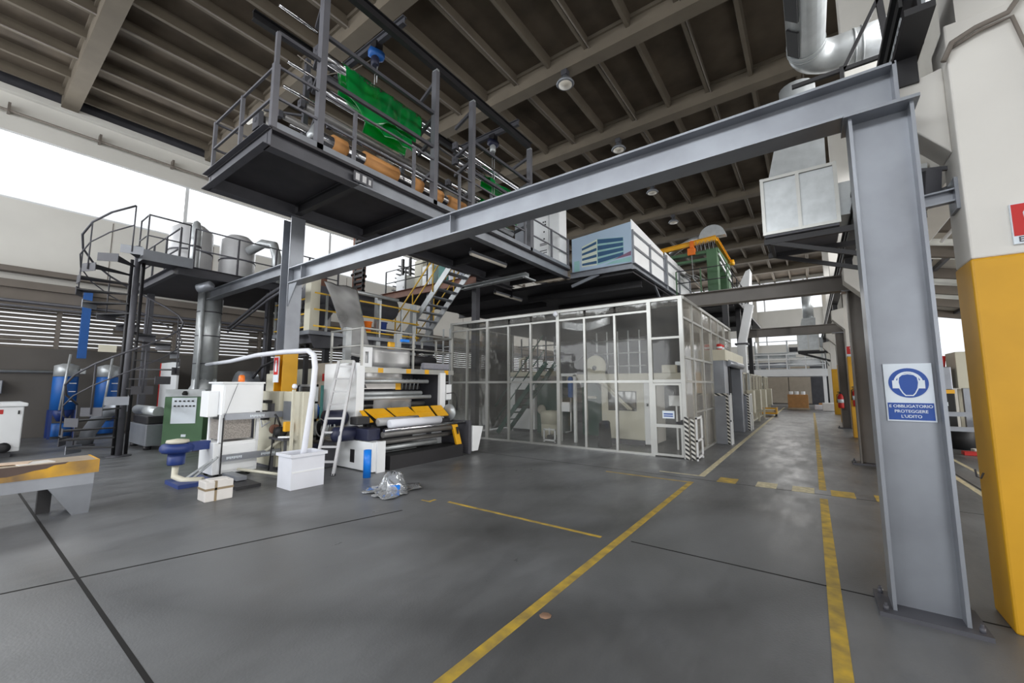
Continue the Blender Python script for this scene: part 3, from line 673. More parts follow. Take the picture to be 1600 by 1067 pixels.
# far upper deck (left of and beyond the mezzanine)
fd = thing('upper_deck', 'dark upper deck behind the yellow-railed stair, with white and teal machines on it', 'deck', (-11.5,16,5.1))
build('deck', MB().box(-14.2,-9.05,10.4,24,5.2,5.3), DECK, fd)
build('edge_beam', MB().chan((-14.2,10.38,5.2),(-9.05,10.38,5.2),.28,.1), BROWN, fd)
build('post', MB().box(-11.65,-11.45,10.5,10.7,0,5.2), STEEL, fd)
build('post', MB().box(-9.35,-9.15,10.5,10.7,0,5.2), STEELD, fd)
for y in (12.5,15,18,21): build('joist', MB().ibeam((-14.2,y,5.08),(-9.05,y,5.08),.24,.12), BLACK, fd)
railing(fd, [(-14.1,10.46,5.3),(-11.6,10.46,5.3)], 1.0, BLACK, BLACK, 1.2)
railing(fd, [(-10.6,10.46,5.3),(-9.2,10.46,5.3)], 1.0, BLACK, BLACK, 1.2)
fd2 = thing('upper_deck', 'dark deck low behind the clear enclosure, under the white-panelled gallery', 'deck', (-6,20,5.0))
build('deck', MB().box(-9.0,-4.3,12.4,30,5.12,5.24), BLACK, fd2); build('deck_extension', MB().box(-4.3,-2.3,17.2,30,5.1,5.22), BLACK, fd2)
for y in (13.5,16,19,22,26): build('joist', MB().ibeam((-9,y,5.0),(-2.4 if y>17 else -4.4,y,5.0),.22,.12), BLACK, fd2)
for y in (17.4,21,25): build('column', MB().box(-2.6,-2.4,y,y+.2,0,5.1), BLACK, fd2)
railing(fd2, [(-2.35,17.3,5.22),(-2.35,24,5.22)], 1.0, BLACK, BLACK, 1.3)
railing(fd2, [(-4.2,17.25,5.22),(-2.35,17.25,5.22)], 1.0, GREEN, BLACK, 1.0)
for x,w,h,m,lb,y in ((-13.7,.6,.9,WHITE,'bright white cabinet at the left end of the far upper deck',10.9),(-12.95,.5,1.5,CREAM,'cream cabinet behind the railing of the far upper deck',11.2),(-12.2,.55,1.1,WHITE,'white machine box between the cream cabinet and the teal cabinet',11.0),(-11.3,.5,1.2,TEAL,'teal cabinet at the head of the yellow-railed stair',11.0),(-10.5,.8,.7,STEEL,'grey machine box behind the stair head',10.9)):
    c = thing('machine_box', lb, 'machine', (x,y+.2,5.3)); build('housing', MB().box(x-w/2,x+w/2,y,y+.5,5.3,5.3+h), m, c, .02)
    build('access_panel', MB().box(x-w/2+.06,x+w/2-.06,y-.012,y,5.4,5.3+h-.1), m, c); build('latch', MB().box(x+w/2-.12,x+w/2-.09,y-.02,y-.012,5.6,5.7), BLACK, c)
c = thing('machine_box', 'green machine cover beside the teal cabinet on the far upper deck', 'machine', (-10.9,11.5,5.3))
build('housing', MB().box(-11.0,-10.2,11.5,12.0,5.3,6.5), GREEN, c, .03); build('window', MB().box(-10.9,-10.3,11.49,11.5,5.8,6.3), TEAL, c)
h = thing('louvred_duct', 'dark tilted louvred duct in front of the bright clerestory, left of the white machines', 'duct', (-14.2,11.5,5.3))
for k in range(8): build('louvre', MB().obox((-14.6+k*.07,11.6,5.55+k*.17),(.7,.5,.05),.2,0,.25), BLACK, h)
build('frame', MB().box(-14.2,-14.1,11.3,11.4,5.3,7.1).box(-13.7,-13.62,11.3,11.4,5.3,7.1), BLACK, h)

# green and yellow jib crane on the far deck
g = thing('winder_tower', 'green machine tower with a yellow hoist beam above the white-panelled gallery', 'machine', (-3,18,5.22))
build('upright', MB().box(-3.14,-2.74,17.85,18.3,5.22,7.15), GREEN, g, .02)
build('upright', MB().box(-3.1,-2.6,19.6,20.2,5.22,6.9), GREEN, g, .02)
build('arm', MB().box(-5.0,-2.74,17.9,18.2,7.0,7.12).box(-4.8,-3.1,17.95,18.15,6.72,6.82), GREEN, g)
build('arm', MB().box(-3.1,-2.7,17.9,20.3,7.0,7.15), GREEN, g)
build('hoist_beam', MB().ibeam((-5.4,17.9,7.36),(-2.75,17.9,7.56),.2,.14), YEL, g)
build('hoist_beam', MB().ibeam((-2.75,17.9,7.5),(-2.65,20.6,7.2),.16,.12), YEL, g)
build('hoist_trolley', MB().box(-3.85,-3.55,17.8,18.0,7.0,7.3).box(-3.75,-3.6,17.8,18.0,7.3,7.6), ORANGE, g, .02)
build('chain', MB().tube([(-3.7,17.9,7.0),(-3.68,17.9,6.0),(-3.4,17.9,5.6)],.02,6), GALV, g)
for k in range(5): build('control_cable', MB().tube([(-3.5+k*.15,17.8,7.5),(-3.45+k*.15,17.8,7.1),(-3.4+k*.15,17.8,7.45)],.012,6), GALV, g)
build('fan_hood', MB().extr([(-.5,0)]+[(-.5*math.cos(pi*k/12),.5*math.sin(pi*k/12)) for k in range(1,12)]+[(.5,0)], (-2.95,18.6,7.75),(-2.95,18.2,7.75)), GALV, g)
build('flexible_duct', MB().tube([(-4.7,18.4,7.35),(-4.2,18.4,7.62),(-3.8,18.4,7.78),(-3.4,18.4,7.85)],.13,12), GALV, g)
build('guard_rail', MB().bar((-2.7,18,6.9),(-2.6,20.5,6.5),.05,.1).bar((-2.7,18.2,6.6),(-2.6,20.3,6.2),.05,.1), WHITE, g)
build('warning_lamp', MB().lathe([(.09,0),(.11,.1),(.08,.25)],(-2.55,20.5,7.0),n=12), YEL, g)
for k in range(4): build('idler_roller', MB().tube([(-4.6+k*.3,18.1,6.5-.1*k),(-4.4+k*.3,19.2,6.5-.1*k)],.05,8), ROLLER, g)

# yellow-railed lower platform
yp = thing('walkway_platform', 'lower walkway with yellow rails behind the ladder machine, under the grey film', 'platform', (-11.2,7.6,2.9))
build('deck', MB().box(-12.3,-10.2,5.3,10.0,2.9,3.0), STEEL, yp)
build('underside_tray', MB().box(-12.1,-10.4,5.5,9.8,2.7,2.9), STEELD, yp)
build('corner_box_post', MB().box(-10.48,-10.2,5.3,5.55,3.0,4.5), CREAM, yp)
for (x,y) in ((-12.1,5.6),(-12.1,9.6),(-10.4,9.6)): build('leg', MB().box(x-.06,x+.06,y-.06,y+.06,0,2.7), STEELD, yp)
for i,y in enumerate((5.75,6.5,7.4,8.2)): build('post', MB().box(-10.24,-10.19,y-.025,y+.025,3.0,4.0), GALV, yp)
for z in (3.98,3.55,3.12): build('rail', MB().tube([(-10.21,5.4,z),(-10.21,8.9,z)],.024,8), YELRAIL, yp)
for z in (3.85,3.45,3.1): build('rail', MB().tube([(-12.2,5.35,z),(-10.4,5.35,z)],.022,8), YELRAIL, yp)
for x in (-12.2,-11.5,-10.9): build('post', MB().box(x-.02,x+.02,5.33,5.38,3.0,3.95), GALV, yp)
build('cross_pipe', MB().tube([(-10.15,6.0,4.2),(-10.15,8.0,4.2)],.05,10), GALV, yp)
build('roller_housing', MB().lathe([(.1,5.6),(.34,5.7),(.34,8.6),(.1,8.7)],(-11.2,0,4.1),(0,1,0),18), STEELD, yp)
build('upright', MB().box(-10.42,-10.28,7.35,7.5,2.3,4.2), GALV, yp); build('upright', MB().box(-10.42,-10.28,8.7,8.85,2.3,4.2), GALV, yp)
build('hopper', MB().lathe([(.15,0),(.45,.5),(.45,.9)],(-11.4,6.1,3.2),n=16), STEELD, yp)
build('side_flap', MB().poly([(-10.3,5.3,2.95),(-10.3,6.4,2.95),(-10.3,6.1,2.6),(-10.3,5.5,2.55)],.02), STEELD, yp)
b = thing('bucket', 'orange bucket on the yellow-railed walkway', 'bucket', (-10.45,7.15,3.0))
build('shell', MB().lathe([(.10,0),(.13,.3),(.135,.31)],(-10.45,7.15,3.14)), ORANGE, b); build('rim', MB().lathe([(.13,.29),(.145,.29),(.145,.32),(.13,.32)],(-10.45,7.15,3.14)), ORANGE, b)
build('stand', MB().box(-10.6,-10.3,6.95,7.35,3.0,3.14), STEELD, b)
b = thing('bucket', 'blue bucket next to the orange one on the yellow-railed walkway', 'bucket', (-10.4,7.62,3.0))
build('shell', MB().lathe([(.12,0),(.15,.32),(.155,.33)],(-10.4,7.62,3.15)), BLUED, b); build('rim', MB().lathe([(.15,.31),(.165,.31),(.165,.34),(.15,.34)],(-10.4,7.62,3.15)), BLUED, b); build('stand', MB().box(-10.55,-10.25,7.44,7.8,3.0,3.15), STEELD, b)
# grey film from the walkway down to the unwinder
def film(u,v):
    s = v; w_ = .95-.35*s; y = 5.55+.0*s+w_*u; x = -10.05+1.3*s; z = 4.28-2.0*s+.10*math.sin(s*3)*(1-s)
    return (x+.02*math.sin(9*u+4*s), y, z+.015*math.sin(12*u))
one('plastic_film', MB().grid(film, 12, 20, .003), FILMG, 'translucent grey film sheet sloping from the yellow-railed walkway to the white machine', 'plastic film')
one('plastic_film', MB().grid(lambda u,v:(-11.3-.05*math.sin(3*u), 5.6+.9*u, 4.2-1.0*v), 8, 8, .003), FILMG, 'short grey film hanging inside the yellow-railed walkway', 'plastic film')
# stair
st = thing('stair', 'steep grey steel stair with yellow handrails rising to the mezzanine', 'stair', (-10.2,9.4,2.95))
for y in (9.0,9.9): build('stringer', MB().bar((-11.35,y,2.95),(-8.95,y,5.3),.03,.2), GALV, st)
for k in range(10):
    f = (k+.7)/10.4; build('tread', MB().box(-11.35+2.4*f-.11,-11.35+2.4*f+.11,9.02,9.88,2.95+2.35*f-.02,2.95+2.35*f+.02), STEEL, st)
for y,m in ((8.97,YELRAIL),(9.93,YELRAIL)):
    build('handrail', MB().tube([(-11.5,y,3.0),(-11.5,y,4.0),(-11.3,y,4.15),(-9.2,y,6.15)],.024,8), m, st)
    build('mid_rail', MB().tube([(-11.4,y,3.5),(-9.1,y,5.75)],.02,8), m, st)
    for f in (.3,.7): build('post', MB().tube([(-11.35+2.4*f,y,2.95+2.35*f),(-11.35+2.4*f,y,3.95+2.35*f)],.02,8), m, st)

# ================================================================== CLEAR ENCLOSURE
en = thing('clear_enclosure', 'tall clear acrylic enclosure on an aluminium frame beside the aisle', 'enclosure', (-5.8,13,0))
PX = [-9.44,-8.75,-7.92,-7.12,-6.34,-5.46,-4.67,-3.85,-3.0,-2.29]; FY = 9.65; ET = 3.62
def bx(n,*a,m=ALU): return build(n, MB().box(*a), m, en)
for i,x in enumerate(PX):
    w = .045 if i in (0,2,5,8,9) else .028
    bx('post', x-w, x+w, FY-.04, FY+.04, 0, ET if i in (0,2,5,8,9) else 3.36)
bx('top_rail', -9.48, -2.25, FY-.045, FY+.045, ET-.07, ET); bx('head_rail', -9.44, -3.0, FY-.03, FY+.03, 3.32, 3.37)
bx('mid_rail', -9.44, -3.0, FY-.03, FY+.03, 1.66, 1.72); bx('mid_rail', -3.0, -2.29, FY-.03, FY+.03, 2.66, 2.71); bx('mid_rail', -3.0,-2.29,FY-.03,FY+.03,1.66,1.73)
bx('sill_rail', -9.44, -3.0, FY-.03, FY+.03, .0, .05)
for a,b in zip(PX[:-2],PX[1:-1]):
    for z0,z1 in ((.05,1.66),(1.72,3.32),(3.37,3.55)): bx('panel', a+.03, b-.03, FY-.003, FY+.003, z0, z1, m=PANEL)
bx('panel', -2.97,-2.33,FY-.003,FY+.003,2.71,3.55,m=PANEL); bx('panel',-2.97,-2.33,FY-.003,FY+.003,1.73,2.66,m=PANEL)
d = build('door', MB().box(-2.96,-2.9,FY-.05,FY-.01,.03,1.65).box(-2.38,-2.33,FY-.05,FY-.01,.03,1.65).box(-2.9,-2.38,FY-.05,FY-.01,.03,.08).box(-2.9,-2.38,FY-.05,FY-.01,1.6,1.65).box(-2.9,-2.38,FY-.05,FY-.01,.66,.73), ALU, en)
build('door_pane', MB().box(-2.9,-2.38,FY-.034,FY-.028,.08,1.6), PANEL, d)
build('door_handle', MB().box(-2.46,-2.36,FY-.09,FY-.05,.74,.8).box(-2.36,-2.33,FY-.12,FY-.05,.74,.84), BLACK, d)
n = build('notice_sheet', MB().box(-2.76,-2.5,FY-.062,FY-.052,.86,1.03), SIGNW, d)
build('notice_print', MB().box(-2.73,-2.53,FY-.064,FY-.062,.945,.975).box(-2.73,-2.53,FY-.064,FY-.062,.90,.925), SIGNBLUE, d)
SXX = -2.26
sy = [9.65,10.5,11.6,12.8,13.9,15.1,16.4]
for i,y in enumerate(sy[1:]):
    bx('post', SXX-.035, SXX+.035, y-.035, y+.035, 0 if y < 12.9 else 2.62, ET)
bx('top_rail', SXX-.04, SXX+.04, 9.65, 16.44, ET-.07, ET); bx('mid_rail', SXX-.03,SXX+.03,9.65,12.8,2.2,2.25); bx('mid_rail', SXX-.03,SXX+.03,9.65,16.4,3.1,3.15)
bx('mid_rail', SXX-.03,SXX+.03,9.65,12.8,1.66,1.71); bx('sill_rail', SXX-.03,SXX+.03,9.7,12.8,0,.05); bx('mid_rail', SXX-.03,SXX+.03,10.5,12.8,.95,.99)
for a,b in zip(sy,sy[1:]):
    for z0,z1 in ((.05,1.66),(1.71,2.62),(2.62,3.1),(3.15,3.55)):
        if a >= 12.8 and z0 < 2: continue
        bx('panel', SXX-.003, SXX+.003, a+.04, b-.04, z0, z1, m=PANELY)
bx('side_post', -9.46,-9.4,13,13.07,0,ET); bx('top_rail', -9.46,-9.4,9.65,16.4,ET-.06,ET)
bx('panel', -9.445,-9.435,9.7,13,.05,3.55, m=PANEL)
bx('back_screen', -9.4,-2.3,16.35,16.4,0,3.6, m=STEELD)
bx('roof_sheet', -9.4,-2.3,10.6,16.35,ET-.05,ET-.03, m=BLACK)  # black sheet added overhead to keep the upper inside dark
bx('roof_sheet', -9.4,-2.3,9.7,10.6,ET-.03,ET-.01, m=PANEL)
build('film_sag', MB().grid(lambda u,v:(-5.4+1.4*u, 9.75+.04*math.sin(5*u), 3.36-.12*math.sin(pi*u)-.22*v), 12, 6, .003), FILMC, en)
build('tape_knot', MB().lathe([(.02,-.05),(.07,0),(.05,.06),(.02,.1)], (-5.5,9.58,3.5)), WHITEP, en)

# things inside the enclosure
m = thing('printing_unit', 'cream machine cabinet with a wide window inside the clear enclosure', 'machine', (-4.2,11.4,0))
build('housing', MB().box(-4.85,-3.62,11.0,12.2,.14,1.68), CREAM, m, .02); build('plinth', MB().box(-4.8,-3.66,11.05,12.1,0,.14), STEELD, m)
build('side_fairing', MB().box(-3.62,-3.4,10.95,12.1,.05,1.72), WHITE, m, .015)
build('window_recess', MB().box(-4.62,-3.86,10.992,11.002,.93,1.42), MATS['rust_brown_pipe'], m); build('window', MB().box(-4.62,-3.86,10.98,10.986,.93,1.42), WGLASS, m); build('window_seal', MB().box(-4.64,-3.84,10.992,11.001,.91,.93).box(-4.64,-3.84,10.992,11.001,1.42,1.44).box(-4.64,-4.62,10.992,11.001,.93,1.42).box(-3.86,-3.84,10.992,11.001,.93,1.42), BLACK, m)
build('top_beam', MB().box(-5.9,-2.6,10.9,11.2,1.72,1.92), CREAM, m, .01); build('lock', MB().box(-3.55,-3.5,10.93,10.95,1.05,1.12), BLACK, m)
build('sensor_box', MB().box(-3.1,-2.75,10.85,11.0,1.92,2.12), CREAM, m, .01)
m = thing('printing_unit', 'cream machine cabinet with a rounded dark window behind the green enclosure stair', 'machine', (-8.1,12.4,0))
build('housing', MB().box(-8.75,-7.68,11.9,12.9,.1,1.86), WHITE, m, .02); build('window', MB().box(-8.5,-7.8,11.885,11.9,.8,1.45), VDARK, m, .03)
build('plinth', MB().box(-8.7,-7.7,12.05,12.8,0,.1), STEELD, m)

m = thing('green_press', 'dark green press body in the middle of the clear enclosure', 'machine', (-6.6,12.2,0))
build('body', MB().box(-7.66,-6.75,12.0,13,.0,1.75), GREEND, m, .02); build('port_ring', MB().lathe([(.11,-.02),(.16,-.02),(.16,.02),(.11,.02)], (-7.45,11.98,.78), (0,1,0), 24), CREAM, m); build('port_hole', MB().lathe([(.11,-.01),(.11,.02)], (-7.45,11.98,.78), (0,1,0), 20), VDARK, m); build('frame_arm', MB().poly([(-5.75,11.6,.1),(-5.05,11.6,.1),(-5.05,11.6,1.35),(-5.35,11.6,1.72),(-5.75,11.6,1.72)],.5), GREEND, m)
build('roller_bank', MB().tube([(-6.7,12.2,1.4),(-5.8,12.2,1.4)],.12,14).tube([(-6.7,12.1,.9),(-5.8,12.1,.9)],.15,14), ROLLER, m)
build('handle_bar', MB().box(-5.65,-5.25,11.55,11.6,1.2,1.27), CREAM, m, .01)
m = thing('reel', 'big pale round reel disc above the green press, inside the enclosure', 'reel', (-5.1,11.2,1.75))
build('disc', MB().lathe([(.03,-.05),(.36,-.05),(.38,0),(.36,.05),(.03,.05)], (-5.1,11.2,2.1), (.15,1,0), 30), CREAM, m)
build('hub', MB().lathe([(.07,-.07),(.07,.07)], (-5.1,11.2,2.1), (.15,1,0), 14), STEELD, m)
build('hose', MB().tube([(-6.2,11.2,2.25),(-5.7,11.15,2.3),(-5.4,11.1,2.5),(-5.1,11.1,2.55),(-4.75,11.1,2.45),(-4.68,11.1,2.15),(-4.75,11.1,1.8)],.035,8), STEELD, m)
m = thing('folded_sheet', 'pale draped plastic hose falling from the reel to the machine window', 'sheet', (-4.7,10.9,1))
build('sheet', MB().grid(lambda u,v:(-5.0+.95*v+.22*u*(1-v*.4), 10.92+.03*math.sin(6*u), 1.75-.8*v+.02*math.sin(9*u+4*v)), 8, 12, .02), CREAM, m)
m = thing('green_ladder_stair', 'dark green steep stair inside the enclosure, running up to the right', 'stair', (-7.9,11,0))
for y in (10.9,11.5): build('stringer', MB().bar((-8.5,y,.05),(-6.6,y,2.3),.04,.14), GREEND, m)
for k in range(9): build('tread', MB().box(-8.4+k*.2-.09,-8.4+k*.2+.09,10.92,11.48,.22+k*.237,.25+k*.237), GREEND, m)
for y in (10.88,): build('handrail', MB().tube([(-8.6,y,.9),(-6.7,y,3.15)],.022,8).tube([(-8.55,y,.45),(-6.65,y,2.7)],.018,8), GREEND, m)
m = thing('service_cabinet', 'white framed upright unit with a blue filter inside the enclosure', 'machine', (-5.65,10.6,0))
build('frame', MB().box(-5.95,-5.89,10.55,10.62,0,1.9).box(-5.5,-5.42,10.55,10.62,0,1.9).box(-5.95,-5.42,10.55,10.62,1.86,1.94), WHITE, m); build('filter', MB().lathe([(.04,0),(.08,.02),(.08,.55),(.04,.6)],(-5.62,10.62,1.25)), BLUE, m)
build('box', MB().box(-5.86,-5.6,10.5,10.62,.85,1.12), WHITE, m, .01); build('pipe', MB().tube([(-5.62,10.62,1.25),(-5.62,10.62,.3),(-5.8,10.62,.25)],.025,8), GALV, m)
m = one('waste_bin', MB().lathe([(.16,0),(.2,.02),(.15,.6),(.16,.62),(.12,.68)], (-4.42,10.2,0), n=8), BLACK, 'black tapered bin standing behind the enclosure front panel', 'bin')
m = thing('wheeled_frame', 'small open white frame on the floor inside the enclosure, left of the main post', 'frame', (-6.1,10.3,0))
build('bars', MB().box(-6.3,-6.26,10.2,10.24,0,.36).box(-5.94,-5.9,10.2,10.24,0,.36).box(-6.3,-5.9,10.2,10.24,.33,.37).box(-6.3,-5.9,10.2,10.24,.03,.07).box(-6.3,-6.26,10.5,10.54,0,.36).box(-5.94,-5.9,10.5,10.54,0,.36), WHITE, m)
build('part_inside', MB().box(-6.22,-6.0,10.28,10.46,.07,.18), BLACK, m)
m = thing('round_bottom_hopper', 'pale round hopper behind the small white frame in the enclosure', 'hopper', (-6.75,11.3,0))
build('bowl', MB().lathe([(.05,.25),(.3,.4),(.33,.7),(.3,.8),(.05,.82)],(-6.7,11.3,0)), CREAM, m); build('legs_ring', MB().lathe([(.28,0),(.3,0),(.3,.42),(.28,.42)],(-6.7,11.3,0)), CREAM, m)
m = thing('conveyor_head', 'pale horizontal machine arm high on the left inside the enclosure', 'machine', (-7.8,11,1.9))
build('arm', MB().box(-8.75,-6.7,11.75,11.9,1.9,2.06), CREAM, m, .01); build('nozzle', MB().tube([(-8.2,11.8,2.06),(-8.2,11.8,2.5),(-8.0,11.8,2.55)],.05,10), CREAM, m)
for k,(x,lb) in enumerate(((-8.6,'dim frame of pipes and walkway high inside the enclosure, at its left'),(-5.6,'pale pipe rack and walkway high inside the enclosure, right of the main post'))):
    m = thing('pipe_rack', lb, 'rack', (x,12.6,2)); mm = GALV if k else STEEL
    for j in range(5): build('upright', MB().box(x+j*.35,x+j*.35+.04,12.4,12.44,1.95 if k else 1.9,3.3), mm, m)
    for z in (2.2,2.6,3.0): build('rail', MB().tube([(x-.1,12.4,z),(x+1.6,12.4,z)],.022,8), mm, m)
    build('deck', MB().box(x-.1,x+1.7,12.3,13.2,1.9,1.95), mm, m)
m = thing('jib_stand', 'thin pale post with a slanted stay in the right end of the enclosure', 'post', (-2.85,12,0))
build('post', MB().box(-2.9,-2.83,11.95,12.02,0,3.4), WHITE, m); build('stay', MB().bar((-2.85,12,3.1),(-2.5,12,2.2),.03,.03), WHITE, m); build('head', MB().box(-3.0,-2.6,11.8,12.2,2.15,2.25), GALV, m)
m = thing('operator_console', 'pale control box on a stalk behind the enclosure door', 'control box', (-2.75,10.9,0)); build('box', MB().box(-2.95,-2.62,10.85,10.95,1.08,1.34), WHITE, m, .01); build('stalk', MB().box(-2.8,-2.76,10.88,10.92,0,1.08), WHITE, m); build('arm', MB().bar((-2.7,10.9,1.6),(-2.45,10.9,1.0),.03,.03), CREAM, m)
l = thing('service_ladder', 'thin grey ladder standing at the left corner of the clear enclosure', 'ladder', (-9.35,9.45,0))
for x in (-9.5,-9.2): build('side_rail', MB().box(x-.02,x+.02,9.3,9.34,0,3.4), GALV, l)
for k in range(11): build('rung', MB().tube([(-9.5,9.32,.3+k*.28),(-9.2,9.32,.3+k*.28)],.014,8), GALV, l)

# shutter portal on the aisle side
p = thing('shutter_portal', 'blue-grey portal with a roller shutter drum, at the far end of the enclosure', 'portal', (-2.1,14.5,0))
build('jamb', MB().box(-2.32,-1.95,12.85,13.5,0,2.6), STEEL, p, .01); build('jamb', MB().box(-2.32,-1.95,16.2,16.6,0,2.6), STEEL, p, .01)
build('header', MB().box(-2.33,-1.9,12.83,16.62,2.3,2.61), CREAM, p, .01); build('drum', MB().tube([(-1.93,13.3,2.25),(-1.93,16.4,2.25)],.1,14), STEEL, p)
build('dark_opening_sheet', MB().box(-2.3,-2.25,13.5,16.2,0,2.3), VDARK, p); build('guide_rail', MB().box(-2.0,-1.92,13.5,13.58,0,2.3), VDARK, p)  # black sheet stands in for the darkness of the open portal
for k,y in enumerate((13.2,13.55)):
    b = thing('paint_can', ['red and white tin on the portal header, nearer one','red and white tin on the portal header, farther one'][k], 'can', (-2.1,y,2.6))
    build('body', MB().lathe([(.07,0),(.075,.18),(.06,.2)],(-2.1,y,2.6)), RED, b); build('band', MB().lathe([(.077,.06),(.077,.12)],(-2.1,y,2.6)), SIGNW, b)
# hazard-striped barriers
def barrier(label, x, y, w, L, h):
    b = thing('folding_barrier', label, 'barrier', (x,y,0))
    build('striped_board', MB().box(x-w,x-w*.6,y,y+.03,.02,h), HAZARD, b); build('striped_board', MB().box(x-w*.42,x-.01,y+.02,y+.05,.02,h-.04), HAZARD, b)
    for yy in (y+.1,y+L): build('white_upright', MB().box(x,x+.03,yy,yy+.05,0,h), WHITE, b)
    for z in (.06,h*.45,h-.03): build('white_rail', MB().box(x,x+.03,y+.1,y+L+.05,z-.02,z+.02), WHITE, b)
barrier('black and white striped folding barrier against the enclosure corner post', -2.06, 9.42, .2, .62, .92)
def gate(label, x, y, w, L, h):
    b = thing('folding_barrier', label, 'barrier', (x,y,0))
    build('panel', MB().box(x-w,x-.05,y+.01,y+.03,.02,h), STEEL, b); build('top_strip', MB().box(x-w,x,y-.006,y+.034,h-.07,h), HAZARD, b); build('edge_strip', MB().box(x-.06,x,y,y+.034,.02,h-.07), HAZARD, b)
    for yy in (y+.08,y+L): build('white_upright', MB().box(x+.01,x+.04,yy,yy+.05,0,h), WHITE, b)
    build('white_rail', MB().box(x+.01,x+.04,y+.08,y+L+.05,h*.45,h*.45+.04), WHITE, b); build('white_rail', MB().box(x+.01,x+.04,y+.08,y+L+.05,h-.04,h), WHITE, b)
gate('grey folding barrier edged with striped tape, before the blue-grey portal', -1.84, 12.5, .34, .3, 1.38)
gate('grey folding barrier edged with striped tape, past the blue-grey portal', -1.82, 16.75, .26, .6, 1.3)
# far partitions along the aisle
for k,y in enumerate((18.2,20.8,23.4,27.0)):
    f = thing('mesh_partition', ['beige framed partition bay just past the portal','beige framed partition bay second past the portal','beige framed partition bay beside the yellow trolley','beige framed partition bay farthest down the aisle'][k], 'partition', (-2.1,y+1.2,0))
    for yy in (y,y+1.2,y+2.3): build('post', MB().box(-2.2,-2.12,yy,yy+.08,0,2.1), CREAM, f)
    build('rail', MB().box(-2.2,-2.12,y,y+2.4,2.05,2.1).box(-2.2,-2.12,y,y+2.4,1.0,1.05).box(-2.2,-2.12,y,y+2.4,.02,.08), CREAM, f)
    build('infill', MB().box(-2.17,-2.15,y,y+2.3,.08,2.05), PANELY, f)
    build('control_unit', MB().box(-2.1,-1.85,y+.6,y+1.1,.5,1.4), CREAM, f, .02); build('control_leg', MB().box(-2.02,-1.94,y+.8,y+.88,0,.5), CREAM, f)
w = thing('waste_chute', 'white slanted trim chute dropping beside the aisle beyond the enclosure', 'chute', (-2.2,19,0))
build('upper_chute', MB().bar((-1.85,19.2,4.9),(-2.2,19.2,3.3),.3,.34,(0,1,0)), WHITE, w, .01); build('lower_chute', MB().box(-2.36,-2.06,19.0,19.4,2.1,3.3), WHITE, w, .01)
build('collar', MB().box(-2.44,-1.96,18.96,19.44,3.25,3.32), STEELD, w); build('leg', MB().box(-2.38,-2.3,19.0,19.08,0,2.1).box(-2.1,-2.02,19.3,19.38,0,2.1), GALV, w)
w = one('duct_transition', MB().add([(-3.5,24,5.23),(-2.4,24,5.23),(-2.4,25.4,5.23),(-3.5,25.4,5.23),(-2.4,24,7.5),(-2.2,24,7.6),(-2.2,25.0,7.6),(-2.4,25.0,7.5)],[(0,3,2,1),(4,5,6,7),(0,1,5,4),(1,2,6,5),(2,3,7,6),(3,0,4,7)]), WHITE, 'white pointed duct hood above the second cross beam', 'duct')
# pallet box, trolley, far mezzanine
b = thing('pallet_box', 'open brown cardboard box on a pallet at the far end of the aisle', 'box', (-.75,33,0))
build('pallet', MB().box(-1.35,-.15,32.6,33.6,.02,.14), WOOD, b); build('carton', MB().box(-1.3,-.2,32.65,33.55,.14,1.0), CARD, b, .01); build('side_label', MB().box(-.2,-.195,32.8,33.4,.3,.9), KRAFT, b)
for k,(x,lb) in enumerate(((-1.1,'white roll standing leftmost in the open pallet box'),(-.8,'white roll standing in the middle of the open pallet box'),(-.45,'white roll standing rightmost in the open pallet box'))):
    one('film_roll', MB().lathe([(.04,.3),(.11,.3),(.11,1.2),(.04,1.2)],(x,33.0,0)), WHITE, lb, 'roll', 'rolls in the pallet box')
t = thing('yellow_trolley', 'low yellow trolley on the aisle floor by the partitions', 'trolley', (-1.9,25.5,0))
build('deck', MB().box(-2.25,-1.5,25.2,26.0,.12,.2), YEL, t); build('end_frame', MB().box(-2.25,-2.2,25.2,26,.2,.45).box(-1.55,-1.5,25.2,26,.2,.45).box(-2.2,-1.55,25.2,25.26,.38,.45), YEL, t)
build('load', MB().box(-2.15,-1.6,25.3,25.9,.2,.34), CREAM, t)
for x in (-2.2,-1.56):
    for y in (25.3,25.9): build('wheel', MB().lathe([(.02,-.025),(.06,-.025),(.06,.025),(.02,.025)],(x,y,.06),(1,0,0),12), BLACK, t)
t = thing('hand_lift', 'yellow lift mast and white A-frame beside the aisle, left of the far doors', 'lift', (-3.0,32,0))
build('mast', MB().box(-3.1,-3.02,32,32.1,0,2.2).box(-2.85,-2.77,32,32.1,0,2.2), YEL, t); build('stay', MB().bar((-2.75,32,2.0),(-2.1,32,.3),.06,.06).bar((-2.4,32,2.1),(-2.4,32,.3),.06,.06), WHITE, t); build('base', MB().box(-3.2,-1.9,31.9,32.3,.02,.12), YEL, t)
fm = thing('far_mezzanine', 'pale mezzanine with railings spanning the aisle at the far end', 'mezzanine', (-1.2,37,0))
build('deck', MB().box(-6,1.0,36,40,2.25,2.75), WHITE, fm)
for x in (-5.8,-3.3,.7): build('leg', MB().box(x,x+.2,36.05,36.25,0,2.25), WHITE, fm)
railing(fm, [(-5.8,36.05,2.75),(.9,36.05,2.75)], 1.1, WHITE, WHITE, 1.1, (1.,.66,.33), .035, .035)
